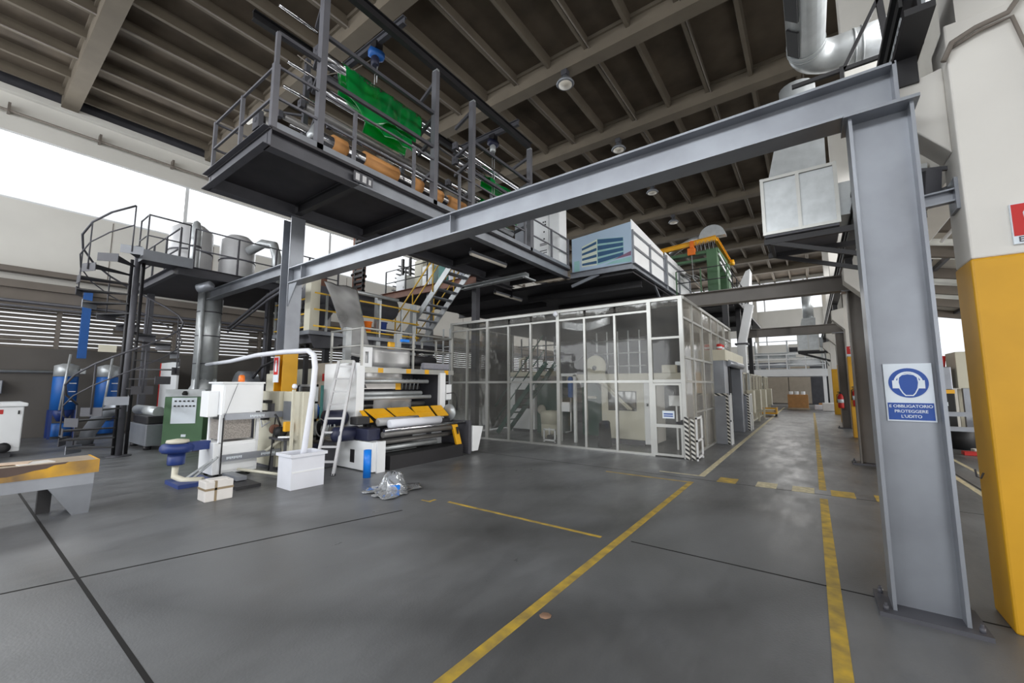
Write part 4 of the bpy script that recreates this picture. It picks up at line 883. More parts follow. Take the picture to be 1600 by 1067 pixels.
for k,(x0,x1,z,m) in enumerate(((-3.2,-1.4,3.1,STEEL),(-1.2,.7,3.3,WHITE),(-3.3,-.8,3.9,GALV),(-1.2,.6,4.3,STEELD))):
    one('film_roll', MB().tube([(x0,37.4+k*.3,z+.02),(x1,37.4+k*.3,z+.02)],.22,14), m, ['grey roll on the far mezzanine, left and lowest','white roll on the far mezzanine behind the middle railing','pale roll on the far mezzanine rack, upper left','dark roll on the far mezzanine rack, upper right'][k], 'roll', 'rolls on the far mezzanine')
rk = thing('roll_rack', 'pale rack of rolls standing on the far mezzanine', 'rack', (-1.3,38,2.75))
for x in (-3.4,-1.3,.8): build('upright', MB().box(x-.05,x+.05,37.3,38.6,2.75,5.0), GALV, rk)
for z in (2.78,3.0,3.62,4.02,4.9): build('beam', MB().box(-3.4,.8,37.2,37.26,z,z+.06), GALV, rk)
for k,(x0,y0,m) in enumerate(((.1,33.6,WHITEP),(.35,34.6,CARD),(.5,32.4,PAPER))):
    one('loose_pack', MB().box(x0,x0+.6,y0,y0+.6,.0,.3+.1*k), m, ['white wrapped pack on the floor right of the pallet box','brown pack by the far pillar foot','pale pack nearest the third steel column'][k], 'pack', bevel=.03)

# air handling units and ducts on the right
def ahu(label, y, z, zz, far=False):
    a = thing('air_handling_unit', label, 'air unit', (0,y,z))
    x0,x1 = -.5,.54
    build('casing', MB().box(x0+.03,x1-.03,y+.03,y+1.1,z+.03,z+.97), GALV, a)
    fr = MB()
    for x in (x0-.002,x1-.048,(x0+x1)/2-.02): fr.box(x,x+.05,y-.003,y+.048,z-.003,z+1.003)
    for zc in (z,z+.95): fr.box(x0,x1,y,y+.05,zc,zc+.05)
    for zc in (z,z+.95): fr.box(x1-.051,x1-.001,y+.052,y+1.05,zc+.001,zc+.049).box(x0+.001,x0+.051,y+.052,y+1.1,zc+.001,zc+.049)
    fr.box(x1-.048,x1+.002,y+1.053,y+1.103,z-.003,z+1.003)
    build('frame', fr, ALU, a)
    build('base_tray', MB().box(x0+.02,x1-.02,y+.02,y+1.12,z-.04,z), STEELD, a)
    build('hood', MB().add([(x0+.12,y+.1,z+1.0),(x1-.12,y+.1,z+1.0),(x1-.12,y+1.0,z+1.0),(x0+.12,y+1.0,z+1.0),(x0+.3,y+.25,z+1.9),(x1-.1,y+.25,z+1.9),(x1-.1,y+.85,z+1.9),(x0+.3,y+.85,z+1.9)],[(0,3,2,1),(4,5,6,7),(0,1,5,4),(1,2,6,5),(2,3,7,6),(3,0,4,7)]), GALV, a)
    build('riser', MB().tube([(.12,y+.55,z+1.85),(.12,y+.55,zz)],.27,18), GALV, a)
    build('bracket', MB().bar((x0,y+.1,z-.1),(1.5,y+.1,z-.1),.06,.09).bar((x0,y+1,z-.1),(1.5,y+1,z-.1),.06,.09).bar((x0+.1,y+.1,z-.12),(1.5,y+.1,z-.8),.05,.07).bar((x0+.1,y+1,z-.12),(1.5,y+1,z-.8),.05,.07).bar((x0+.1,y+.1,z-.12),(x0+.1,y+1,z-.12),.05,.07), BLACK, a)
    build('side_duct', MB().box(x1,1.6,y+.3,y+.9,z+.2,z+.75), GALV, a)
    build('drain_pipe', MB().tube([(.75,y+.3,z+.1),(.78,y+.3,z-.6),(.9,y+.3,z-.9)],.03,8), GALV, a)
ahu('large galvanised air unit hung below the foreground beam beside the near column', 8.0, 4.14, 6.9)
ahu('small-looking air unit far down the aisle under a slanted duct', 29, 3.6, 6.9)
d = thing('spiral_duct', 'long round galvanised air duct with rectangular grilles, high at the top right', 'duct', (.33,3,7))
build('run', MB().tube([(.29,-6,7.4),(.29,8.25,7.4)],.27,24), GALV, d)
build('elbow', MB().tube([(.29,8.25,7.4)]+[(.29+.45*(1-math.cos(a)),8.25+.45*math.sin(a),7.4) for a in [pi/2*k/6 for k in range(1,7)]]+[(1.63,8.7,7.4)],.27,24), GALV, d)
for y in (8.1,8.22): build('seam', MB().tube([(.29,y,7.4),(.29,y+.03,7.4)],.28,24), GALV, d)
for x in (.95,1.05): build('seam', MB().tube([(x,8.7,7.4),(x+.03,8.7,7.4)],.28,24), GALV, d)
for y in (4.2,5.6,6.9,7.75):
    build('grille', MB().obox((.29-.18,y,7.4-.205),(.2,.62,.03),0,0,.72), VDARK, d)
tb = thing('wall_bracket', 'black triangular pipe bracket below the round duct at the top right', 'bracket', (1,7.9,6))
build('bars', MB().bar((.05,7.9,6.55),(1.63,7.9,6.55),.05,.06).bar((.7,7.9,6.5),(1.2,7.9,7.5),.05,.05).bar((1.2,7.9,7.6),(1.26,7.9,6.5),.05,.08).bar((.7,7.9,6.3),(.7,7.9,6.6),.06,.05), BLACK, tb)
gb = thing('support_arm', 'short grey channel arm bolted between the near column and the white pillar', 'arm', (.85,4.3,3.0))
build('channel', MB().chan((.72,4.36,3.0),(.99,4.36,3.02),.1,.06), STEEL, gb); build('plate', MB().box(.955,.975,4.28,4.46,2.9,3.14), STEEL, gb)
fl_ = thing('flood_lamp', 'dark floodlight on a bracket between the near column and the white pillar', 'lamp', (.9,4.5,3.3))
build('housing', MB().obox((.86,4.5,3.2),(.1,.14,.2),.3,.2), STEELD, fl_); build('bracket', MB().bar((.76,4.5,3.34),(.985,4.5,3.3),.03,.03).bar((.8,4.5,3.3),(.86,4.5,3.2),.03,.03).bar((.8,4.52,3.1),(.985,4.52,3.16),.02,.02), STEELD, fl_)
for k,(x,y) in enumerate(((-5.2,9.78),(-5.2,13.85),(-5.25,18.0),(-5.4,22.1))):
    l = thing('high_bay_lamp', 'round grey high-bay lamp under the roof, '+['largest and nearest','second from the nearest, over the white panels','third, partly hidden by the foreground beam','farthest, near the yellow hoist beam'][k], 'lamp', (x,y,10.2))
    build('shade', MB().lathe([(.24,0),(.26,.03),(.2,.12),(.09,.2),(.06,.3)],(x,y,10.22),n=24), STEEL, l)
    build('lens', MB().lathe([(.01,0),(.19,.0),(.19,.02)],(x,y,10.20),n=24), LAMPM, l)
    build('gear_box', MB().box(x-.09,x+.09,y-.09,y+.09,10.5,10.655), STEELD, l)

# ================================================================== SLITTER / UNWINDER (centre left)
u = thing('winding_machine', 'white film winding machine with yellow guards, rollers and a railed top deck', 'machine', (-7.5,6,0))
def ub(n,m,*a,b=0): return build(n, MB().box(*a), m, u, b)
ub('foot_housing', WHITE, -8.3,-6.56,4.7,4.94,.02,.55, b=.01); ub('front_edge', WHITE, -6.57,-6.53,4.78,4.96,.0,.56)
ub('vent', BLACK, -7.25,-7.12,4.69,4.7,.14,.38)
ub('side_plate', WHITE, -8.6,-7.42,4.86,5.0,.5,2.06, b=.01); ub('side_plate', STEELD, -8.6,-7.4,7.16,7.26,.5,1.95, b=.01)
ub('edge_strip', WHITE, -7.42,-7.34,7.12,7.3,.8,1.9); ub('edge_strip', WHITE, -7.44,-7.36,4.84,5.02,.55,2.0)
ub('lower_side_plate', STEELD, -7.4,-6.5,7.25,7.34,.02,.78, b=.01)
build('white_wing', MB().poly([(-6.48,7.36,.07),(-6.48,7.56,.07),(-6.48,7.74,.62),(-6.48,7.36,.66)],.12), WHITE, u, .01)
ub('step', BLACK, -7.1,-6.54,5.08,7.1,.0,.26); ub('tread_strip', VDARK, -7.08,-6.56,5.1,7.08,.26,.265)
ub('floor_pan', BLACK, -8.3,-7.1,5.0,7.2,.02,.2); ub('back_panel', STEELD, -8.5,-8.4,5.0,7.2,.2,1.9)
ub('cross_member', BLACK, -7.2,-7.05,5.0,7.25,.62,.82); ub('cross_member', STEELD, -7.5,-7.35,5.0,7.2,1.02,1.1)
def ur(x,z,y0,y1,r,m=ROLLER): 
    return build('roller', MB().tube([(x,y0,z),(x,y1,z)],r,14), m, u)
ur(-6.62,.74,4.98,7.4,.035,CHROME); ur(-6.66,.66,4.98,7.0,.06,ROLLER); ur(-6.8,.50,5.0,7.0,.05); ur(-6.9,.36,5.0,6.6,.05,GALV); ur(-7.0,.24,5.0,6.1,.04,GALV)
ur(-7.55,1.69,5.0,6.9,.045,GALV); ur(-7.55,1.42,5.0,6.7,.05,GALV); ur(-7.45,1.33,5.0,6.9,.045,GALV); ur(-7.9,1.15,5.0,7.1,.06); ur(-8.1,1.55,5.0,7.1,.05)
rl = build('film_roll', MB().lathe([(.05,5.2),(.085,5.2),(.085,6.55),(.05,6.55)], (-6.75,0,.84), (0,1,0), 20), WHITEP, u)
build('grey_film_roll', MB().lathe([(.04,5.05),(.08,5.05),(.08,6.05),(.04,6.05)], (-6.92,0,.88), (0,1,0), 18), FILMG, u)
for k,(y0,y1,o) in enumerate(((5.02,5.48,.12),(5.56,6.12,.1),(6.22,6.72,-.05),(6.80,7.14,-.05))):
    g = build('guard_flap', MB().poly([(-7.0,y0+o,.90),(-7.0,y1+o,.90),(-7.32,y1,1.12),(-7.32,y0,1.12)],.02), YEL, u)
    build('flap_rib', MB().poly([(-7.145,y0+o*.5+.06,1.01),(-7.145,y1+o*.5-.06,1.01),(-7.16,y1+o*.5-.06,1.02),(-7.16,y0+o*.5+.06,1.02)],.012), YEL, g)
build('guard_flap', MB().poly([(-7.05,4.9,.88),(-7.05,5.05,.88),(-7.3,4.98,1.1),(-7.3,4.9,1.1)],.02), YEL, u)
arm = build('swing_arm', MB().poly([(-6.58,6.98,.14),(-6.58,7.14,.14),(-6.6,6.95,.76),(-6.6,6.78,.76)],.05), YEL, u)
build('arm_opening', MB().poly([(-6.574,6.94,.5),(-6.574,6.99,.5),(-6.574,6.97,.66),(-6.574,6.9,.66)],.004), BLACK, arm)
build('brake_disc', MB().lathe([(.02,-.02),(.2,-.02),(.2,.02),(.02,.02)],(-7.1,7.2,.95),(0,1,0),24), GALV, u)
build('motor', MB().lathe([(.04,4.35),(.16,4.4),(.16,4.8),(.1,4.86)],(-7.7,0,.95),(0,1,0),18), NAVY, u)
build('motor', MB().lathe([(.04,4.3),(.14,4.35),(.14,4.8),(.1,4.86)],(-7.25,0,.68),(0,1,0),18), NAVY, u)
build('gearbox', MB().box(-7.35,-6.75,4.72,5.0,.56,.78), NAVY, u, .02); build('clamp', MB().box(-7.2,-6.95,4.62,4.9,.85,1.0), BLACK, u, .02)
build('film_web', MB().grid(lambda a,b:(-7.42+.04*math.sin(7*a)*b-.1*b, 5.3+1.0*a+.05*b, 1.33-.30*b+.012*math.sin(15*a+3*b)), 14, 8, .003), FILMG, u)
build('film_web', MB().grid(lambda a,b:(-7.52+.02*math.sin(6*a), 5.1+1.0*a, 2.28-.56*b), 10, 8, .003), FILMG, u)
lb = build('white_label_board', MB().box(-7.7,-7.68,5.15,6.15,1.52,1.64), PAPER, u); build('warning_triangle', MB().poly([(-7.675,5.2,1.54),(-7.675,5.3,1.54),(-7.675,5.25,1.63)],.003), STEELD, lb); build('yellow_end', MB().box(-7.682,-7.676,6.05,6.2,1.5,1.66), YEL, lb)
ub('deck', STEEL, -8.6,-7.4,4.95,7.6,1.92,1.97); ub('deck_edge', ALU, -7.42,-7.38,4.95,7.62,1.86,1.97)
for y in (5.35,6.1,6.65,7.3): ub('yellow_patch', YEL, -7.38,-7.376,y,y+.13,1.865,1.965)
for (x,y) in ((-7.42,4.97),(-7.42,6.32),(-7.42,7.58),(-8.0,7.58),(-8.55,7.58),(-8.55,4.97)): ub('rail_post', ALU, x-.02,x+.02,y-.02,y+.02,1.97,2.8)
for z in (2.78,2.42): build('rail', MB().tube([(-8.55,4.97,z),(-7.42,4.97,z),(-7.42,7.58,z),(-8.55,7.58,z)],.02,8), ALU, u)
build('banner_film', MB().grid(lambda a,b:(-7.5+.02*math.sin(8*a), 5.28+1.0*a, 2.40-.40*b), 10, 4, .004), FILMG, u)
build('white_bracket_plate', MB().box(-7.46,-7.44,5.0,5.07,1.98,2.4).box(-7.46,-7.44,5.16,5.24,1.98,2.4).box(-7.46,-7.44,5.07,5.16,2.3,2.4).box(-7.46,-7.44,5.07,5.16,1.98,2.06), WHITE, u)
build('foam_roll', MB().box(-7.6,-7.45,6.7,7.55,1.98,2.14), GREYFOAM, u, .04)
ur(-7.9,2.2,6.3,7.4,.13,BLACK); ur(-7.8,2.45,6.4,7.3,.06,BLACK)
build('upright_beam', MB().box(-8.5,-8.38,5.2,5.34,1.97,2.9), GALV, u); build('upright_beam', MB().box(-8.5,-8.38,6.6,6.74,1.97,2.9), GALV, u)
build('blue_tag', MB().box(-7.5,-7.42,6.0,6.2,2.58,2.64), BLUEB, u); build('yellow_hook', MB().box(-7.9,-7.8,5.95,6.1,2.2,2.6), YEL, u, .02)
build('screen_panel', MB().box(-7.35,-7.31,7.32,7.48,1.25,1.62), WHITE, u); build('lamp_arm', MB().tube([(-7.2,7.2,1.4),(-7.05,7.3,1.42),(-6.98,7.34,1.3),(-6.98,7.34,1.0)],.012,8), BLACK, u)
for k in range(5): build('brush', MB().box(-7.9,-7.85,5.05+k*.07,5.09+k*.07,1.08,1.26), GREEN if k<2 else BLACK, u)
for k in range(7): build('nozzle', MB().tube([(-7.95,6.2+k*.12,1.5),(-7.9,6.2+k*.12,1.75)],.018,8), GALV, u)
# ladder
la = thing('step_ladder', 'aluminium ladder leaning on the left end of the white winding machine', 'ladder', (-7.1,4.1,0))
A0,A1,B0,B1 = V((-6.97,4.19,0)),V((-7.47,4.84,2.08)),V((-7.25,3.99,0)),V((-7.72,4.66,2.08))
for a,b in ((A0,A1),(B0,B1)):
    build('side_rail', MB().bar(a,b,.045,.08,(-.6,.6,.2)), PALEG, la); build('foot', MB().box(a.x-.03,a.x+.03,a.y-.03,a.y+.03,0,.04), BLACK, la)
for k in range(8):
    f = .11+k*.12; build('rung', MB().bar(A0.lerp(A1,f),B0.lerp(B1,f),.06,.035), PALEG, la)
build('top_tray', MB().bar(A1,B1,.05,.06), ALU, la)
one('blue_tube', MB().lathe([(.05,0),(.066,0),(.066,.47),(.05,.47),(.048,.02)], (-6.38,4.47,0), n=24), BLUEB, 'bright blue plastic tube standing on the floor by the winding machine', 'tube')
# plastic bag heap
bg = thing('plastic_bag', 'crumpled clear plastic bag with a blue print, lying on the open floor', 'bag', (-5.2,4.15,0))
def bag(u_,v_):
    a = u_*2*pi; t = v_; r = (.29*math.sqrt(max(0,1-t**2.6))+.012)*(1+.09*math.sin(5*a+2*t)+.05*math.sin(11*a+5*t)); 
    return (-5.26+r*math.cos(a)*.62+.03*math.sin(7*t+a), 4.16+r*math.sin(a)*.62, .015+.27*t*(1-.08*math.sin(3*a)*(1-t))+.012*math.sin(9*a+8*t))
build('bag_body', MB().grid(bag, 44, 14, .004), FILMC, bg)
def flap(u_,v_):
    a = u_*2*pi; r = .05+v_*(.34+.10*math.sin(3*a+1)+.05*math.sin(8*a)); return (-5.24+r*math.cos(a-.9)*.9, 4.12+r*math.sin(a-.9)*1.05, .012+.035*math.sin(a*7+v_*6)**2*(1-v_*.5)+.03*(1-v_))
build('bag_skirt', MB().grid(flap, 48, 8, .003), FILMC, bg)
build('crumpled_core', MB().grid(lambda a,b:(-5.26+(.13+.02*math.sin(9*a*2*pi))*math.cos(a*2*pi)*math.sin(pi*b+.01), 4.17+(.13+.02*math.sin(7*a*2*pi+2))*math.sin(a*2*pi)*math.sin(pi*b+.01), .13-.1*math.cos(pi*b)+.0), 24, 10, .004), WHITEP, bg)
build('blue_print', MB().obox((-5.10,4.06,.09),(.012,.15,.07),-.65,0,.3), BLUEB, bg)
# white tub
tb = thing('plastic_tub', 'white rectangular plastic tub on the floor, the white hose ending in it', 'tub', (-6.75,3.5,0))
def tub(x0,x1,y0,y1,z1,t=.015):
    return MB().add([(x0,y0,0),(x1,y0,0),(x1,y1,0),(x0,y1,0),(x0,y0,z1),(x1,y0,z1),(x1,y1,z1),(x0,y1,z1),(x0+t,y0+t,z1),(x1-t,y0+t,z1),(x1-t,y1-t,z1),(x0+t,y1-t,z1),(x0+t,y0+t,t),(x1-t,y0+t,t),(x1-t,y1-t,t),(x0+t,y1-t,t)],[(3,2,1,0),(0,1,5,4),(1,2,6,5),(2,3,7,6),(3,0,4,7),(4,5,9,8),(5,6,10,9),(6,7,11,10),(7,4,8,11),(8,9,13,12),(9,10,14,13),(10,11,15,14),(11,8,12,15),(12,13,14,15)])
build('shell', tub(-6.95,-6.52,3.23,3.76,.52), WHITEP, tb); build('rim', MB().box(-6.98,-6.49,3.20,3.228,.49,.535).box(-6.98,-6.49,3.762,3.79,.49,.535).box(-6.98,-6.952,3.228,3.762,.49,.535).box(-6.518,-6.49,3.228,3.762,.49,.535), WHITEP, tb)
build('groove_band', MB().box(-6.52,-6.512,3.24,3.75,.25,.275), WHITE, tb)
hs = one('suction_hose', MB().tube([(-6.8,3.5,.1),(-6.72,3.52,.6),(-6.62,3.56,1.5),(-6.63,3.58,1.9),(-6.72,3.6,2.1),(-6.95,3.62,2.19),(-8.0,3.68,2.22),(-9.2,3.74,2.22),(-11.0,3.9,2.16),(-13.3,4.15,2.16)],.045,14), WHITEP, 'white hose arching from the tub up and across to the steel silo pipe', 'hose')
# taped box
bx_ = thing('taped_carton', 'battered white carton with brown tape on the floor before the white control cabinet', 'box', (-6.85,2.4,0))
build('carton', MB().box(-7.08,-6.8,2.22,2.56,0,.27), PAPER, bx_, .012); build('tape', MB().box(-7.083,-6.797,2.33,2.36,0,.273).box(-7.083,-6.797,2.217,2.563,.15,.18), TAPE, bx_)
build('top_board', MB().box(-7.02,-6.84,2.28,2.5,.27,.285), PAPER, bx_)
# ------------------------------------------------------------------ white control cabinet on casters
cc = thing('control_cabinet', 'white two-part control cabinet with grey bars and an orange beacon', 'machine', (-8.6,3.2,0))
def cb(n,m,*a,b=0,p=None): return build(n, MB().box(*a), m, p or cc, b)
up = cb('upper_housing', WHITE, -8.85,-8.3,2.86,3.52,1.08,1.64, b=.01); cb('door', WHITE, -8.3,-8.285,2.89,3.50,1.11,1.61, b=.004, p=up); cb('door_lock', BLACK, -8.285,-8.278,3.4,3.47,1.1,1.13, p=up); cb('lid', WHITE, -8.9,-8.27,2.83,3.53,1.63,1.66)
cb('side_box', WHITE, -8.8,-8.45,2.70,2.86,1.05,1.5, b=.01)
cb('corner_post', WHITE, -8.36,-8.3,3.43,3.48,.6,1.08); cb('corner_post', WHITE, -8.85,-8.79,2.85,2.9,.6,1.08); cb('corner_post', WHITE, -8.36,-8.3,2.85,2.9,.6,1.08)
cb('grille', MESHM, -8.34,-8.33,2.9,3.36,.66,1.0); cb('grille_side', MESHM, -8.8,-8.36,2.87,2.88,.66,1.0); cb('inner_drum', BROWN, -8.7,-8.45,3.0,3.3,.66,.98)
lo = cb('lower_housing', WHITE, -8.95,-8.3,2.78,3.48,.08,.62, b=.01); cb('door', WHITE, -8.3,-8.288,2.86,3.44,.13,.57, b=.004, p=lo)
g1 = cb('grey_bar', STEEL, -8.27,-8.2,2.9,3.84,1.0,1.11); g2 = cb('grey_bar', STEEL, -8.27,-8.2,2.88,3.84,.30,.41)
for gb_,zz in ((g1,1.05),(g2,.355)):
    l = MB()
    for y0 in ((3.28,) if gb_ is g1 else (2.95,3.5)):
        for k in range(9): l.box(-8.2,-8.197,y0+k*.027,y0+k*.027+.018,zz-.022+.008*(k%2),zz+.022)
    build('worn_lettering', l, SIGNW, gb_)
cb('cable_stay', BLACK, -8.22,-8.2,2.86,2.88,.05,1.04); build('stay_wire', MB().tube([(-8.2,2.87,1.04),(-8.3,3.1,1.68)],.004,6), STEELD, cc)
build('stay_wire', MB().tube([(-8.21,3.72,1.0),(-8.1,3.6,.05)],.012,6), BLACK, cc)
bc = build('beacon', MB().lathe([(.05,0),(.055,.01),(.05,.11),(.03,.13)],(-8.6,3.25,1.66),n=16), ORANGE, cc)
for x in (-8.85,-8.4):
    for y in (2.88,3.38): build('caster', MB().lathe([(.01,-.02),(.04,-.02),(.04,.02),(.01,.02)],(x,y,.04),(1,0,0),12), BLACK, cc)
cb('base_frame', STEEL, -8.2,-7.6,2.9,3.05,.06,.12); cb('base_plate', BLACK, -8.3,-7.2,2.75,3.1,.0,.05); build('drain_pipe', MB().tube([(-8.1,3.1,.16),(-6.98,3.45,.13)],.025,8), CREAM, cc)
build('drain_pipe', MB().tube([(-8.28,3.48,.3),(-8.1,3.85,.62),(-7.9,4.0,.66)],.03,8), CREAM, cc)
# blue vacuum pump
vp = thing('vacuum_pump', 'dark blue vacuum blower on a bent pipe, left of the white control cabinet', 'pump', (-8.6,2.4,0))
build('volute', MB().lathe([(.05,.5),(.2,.5),(.23,.54),(.23,.6),(.2,.64),(.05,.64)],(-8.55,2.35,0),n=24), BLUED, vp); build('motor', MB().lathe([(.11,.3),(.12,.32),(.12,.5),(.1,.5)],(-8.55,2.35,0)), BLUED, vp)
build('filter_cap', MB().lathe([(.02,.72),(.15,.7),(.16,.66),(.1,.64)],(-8.55,2.35,0)), CREAM, vp); build('outlet', MB().bar((-8.5,2.45,.58),(-8.55,2.78,.58),.16,.14), BLUED, vp)
build('intake_pipe', MB().tube([(-8.55,2.35,.3),(-8.5,2.33,.12),(-8.3,2.4,.07),(-8.1,2.6,.07)],.05,10), CREAM, vp); build('skid', MB().box(-8.65,-8.0,2.25,2.75,.0,.06), BLUED, vp); build('hand_lever', MB().bar((-8.3,2.5,.06),(-8.0,2.75,.42),.03,.03).bar((-8.35,2.4,.06),(-8.05,2.7,.38),.03,.03), GALV, vp)
# beige cabinets behind
b1 = thing('valve_cabinet', 'beige cabinet with dark valves on its face, right of the white control cabinet', 'cabinet', (-8.8,4.0,0))
build('body', MB().box(-9.3,-8.27,3.8,4.04,.06,1.48), CREAM, b1, .01); build('plinth', MB().box(-9.28,-8.3,3.83,4.04,0,.06), STEELD, b1)
for z,w in ((1.28,.3),(1.08,.2),(.95,.12)): build('valve', MB().box(-8.7-w/2,-8.7+w/2,3.68,3.8,z-.025,z+.03), BLACK, b1, .01)
build('gauge_block', MB().box(-8.6,-8.45,3.74,3.8,1.05,1.25), STEELD, b1); build('hose_clip', MB().tube([(-8.9,3.75,.95),(-8.7,3.7,.8),(-8.5,3.75,.9)],.015,8), WHITEP, b1)
b2 = thing('valve_cabinet', 'beige cabinet with a grey door window, beside the leaning hose', 'cabinet', (-7.9,4.0,0))
build('body', MB().box(-8.25,-7.5,3.86,4.08,.06,1.48), CREAM, b2, .01); build('plinth', MB().box(-8.2,-7.55,3.9,4.06,0,.06), STEELD, b2); build('door_window', MB().box(-8.2,-7.9,3.845,3.86,.95,1.3), STEEL, b2)
pm = thing('metering_pump', 'orange and black metering pump in front of the beige cabinets', 'pump', (-8.2,3.6,.6))
build('pump_body', MB().lathe([(.04,0),(.1,.04),(.1,.16),(.05,.2)],(-8.1,3.72,.74),(1,0,0)), VDARK, pm); build('housing', MB().box(-7.84,-7.75,3.68,3.8,.76,.94), YEL, pm, .02); build('head', MB().lathe([(.03,0),(.09,.03),(.09,.1)],(-8.28,3.72,.78),(1,0,0)), BROWN, pm); build('tube', MB().tube([(-8.0,3.72,.85),(-8.0,3.66,1.0),(-8.1,3.66,1.06)],.02,8), BLACK, pm); build('stand', MB().box(-8.3,-7.74,3.66,3.8,.6,.64), STEELD, pm); build('stand_leg', MB().box(-7.8,-7.76,3.7,3.74,0,.6), STEELD, pm); build('stand_leg', MB().box(-8.28,-8.24,3.7,3.74,0,.6), STEELD, pm)
wp = thing('sensor_post', 'slim white post with a round sensor head between the beige cabinets and the hose', 'post', (-7.62,3.7,0))
build('post', MB().box(-7.64,-7.595,3.72,3.765,0,1.52), CREAM, wp); build('head', MB().lathe([(.02,-.02),(.045,-.015),(.045,.02),(.02,.03)],(-7.57,3.73,1.58),(.4,-1,0)), WHITEP, wp); build('arm', MB().bar((-7.62,3.7,.68),(-7.9,3.66,.66),.05,.03), WHITE, wp)
gw = thing('glazed_cabinet', 'grey framed glazed cabinet with a blue hand wheel, behind the arching hose', 'machine', (-8.9,4.8,0))
build('frame', MB().box(-9.15,-9.1,4.6,4.66,0,1.62).box(-8.5,-8.45,4.6,4.66,0,1.62).box(-9.15,-8.45,4.6,4.66,1.57,1.62).box(-9.15,-8.45,4.6,4.66,1.22,1.26).box(-9.15,-8.45,4.6,4.66,.84,.9).box(-9.15,-8.45,4.6,4.66,.52,.56), GALV, gw)
build('pane', MB().box(-9.1,-8.5,4.62,4.63,.9,1.57), WGLASS, gw); build('hand_wheel', MB().lathe([(.02,0),(.17,0),(.17,.03),(.02,.03)],(-8.66,4.7,1.06),(0,1,0),24), BLUE, gw); build('drawer_dark', MB().box(-9.1,-8.5,4.66,5.1,.1,.8), VDARK, gw); build('back', MB().box(-9.15,-8.45,5.1,5.14,0,1.6), TEAL, gw)
co = one('hose_coil', MB().tube([(-7.75+.17*math.cos(a)*1.0,4.45+.10*math.sin(a*.31),.78+.17*math.sin(a)) for a in [k*pi/10 for k in range(82)]],.014,7), GALV, 'coiled grey pneumatic tubing between hose and ladder', 'tubing')
ms = thing('small_motor_base', 'dark motor frame standing behind the ladder foot', 'motor', (-7.9,4.5,0)); build('block', MB().box(-8.2,-7.7,4.4,4.65,.0,.5), STEELD, ms, .02); build('fan_cowl', MB().lathe([(.03,0),(.12,.02),(.12,.2)],(-7.9,4.4,.35),(0,-1,0)), NAVY, ms)
pr = thing('beige_partition', 'beige partition with two red plates and a yellow ledge, left of the winding machine', 'partition', (-10.8,6.2,0))
build('board', MB().box(-11.6,-10.2,6.2,6.3,0,2.22), BEIGE, pr); build('round_window', MB().box(-11.05,-10.65,6.185,6.2,.98,1.5), BROWN, pr, .05)
for x in (-11.05,-10.78): build('red_plate', MB().box(x,x+.18,6.185,6.2,1.72,1.92), RED, pr)
build('ledge', MB().box(-11.1,-10.5,6.0,6.2,.62,.68), YEL, pr); build('bracket', MB().box(-11.1,-11.05,6.1,6.2,.68,1.0).box(-11.05,-10.4,6.14,6.18,.75,.8), BLACK, pr)
pr = thing('cream_partition', 'wide cream machine partition behind the beige cabinets', 'partition', (-13.4,6.6,0)); build('board', MB().box(-15.2,-11.7,6.5,6.6,0,2.1), CREAM, pr); build('small_sign', MB().box(-12.2,-12.0,6.485,6.5,1.68,1.86), VDARK, pr); build('seam', MB().box(-11.9,-11.89,6.49,6.5,0,2.1).box(-13.5,-13.49,6.49,6.5,0,2.1), STEELD, pr)
# red sign on the mezzanine column
s = thing('sign_board', 'tall red and white extinguisher sign on the yellow foot of the mezzanine column', 'sign', (-9.0,4.05,1.66)); build('plate', MB().box(-9.15,-8.93,4.045,4.06,1.66,2.2), SIGNW, s); build('red_field', MB().box(-9.13,-8.95,4.041,4.045,1.82,2.18), RED, s); build('symbol', MB().box(-9.08,-9.0,4.037,4.041,1.88,2.06).box(-9.06,-9.02,4.037,4.041,2.06,2.12), SIGNW, s)
# ------------------------------------------------------------------ left: green panel, silo, spiral stair
gc = thing('green_control_desk', 'dark green control cabinet with a pale button panel, at the foot of the silo', 'cabinet', (-12.35,3.5,0))
M4 = Matrix.Translation((-12.37,3.47,0)) @ Matrix.Rotation(math.atan2(.6,.51),4,'Z')
def loc(mb):
    mb.v = [M4 @ p for p in mb.v]; return mb
build('body', loc(MB().box(-.42,.42,0,.45,.04,1.32)), GREEN, gc, .012); bp_ = build('button_panel', loc(MB().box(-.26,.26,-.012,0,.68,1.30)), SIGNW, gc)
bt = MB()
for k in range(5): bt.box(-.2+k*.09,-.16+k*.09,-.03,-.012,1.2,1.235)
for k in range(6): bt.box(-.21+k*.08,-.17+k*.08,-.03,-.012,1.08,1.115)
build('buttons', loc(bt), BLACK, bp_); build('badge', loc(MB().box(-.02,.08,-.008,0,.36,.42)), SIGNW, gc); build('top_hood', loc(MB().box(-.42,.42,0,.45,1.32,1.5)), GALV, gc, .01); build('plinth', loc(MB().box(-.4,.4,.02,.42,0,.04)), BLACK, gc)
build('signal_bell', loc(MB().lathe([(.05,0),(.06,.04),(.03,.1)],(0,-.02,1.36))), VDARK, gc)
so = thing('steel_silo', 'tall shiny steel pipe rising from a cone hopper to the tank platform', 'silo', (-14.2,4.4,0))
build('pipe', MB().tube([(-14.2,4.4,1.75),(-14.2,4.4,4.35)],.3,22), GALV, so); build('cone', MB().lathe([(.72,.0),(.72,.75),(.3,1.6),(.3,1.78)],(-14.2,4.4,0)), GALV, so)
for z in (2.2,3.0,3.7): build('band', MB().tube([(-14.2,4.4,z),(-14.2,4.4,z+.03)],.31,22), STEELD, so)
build('side_tube', MB().tube([(-13.95,4.15,1.3),(-13.95,4.15,4.3)],.05,10), GALV, so)
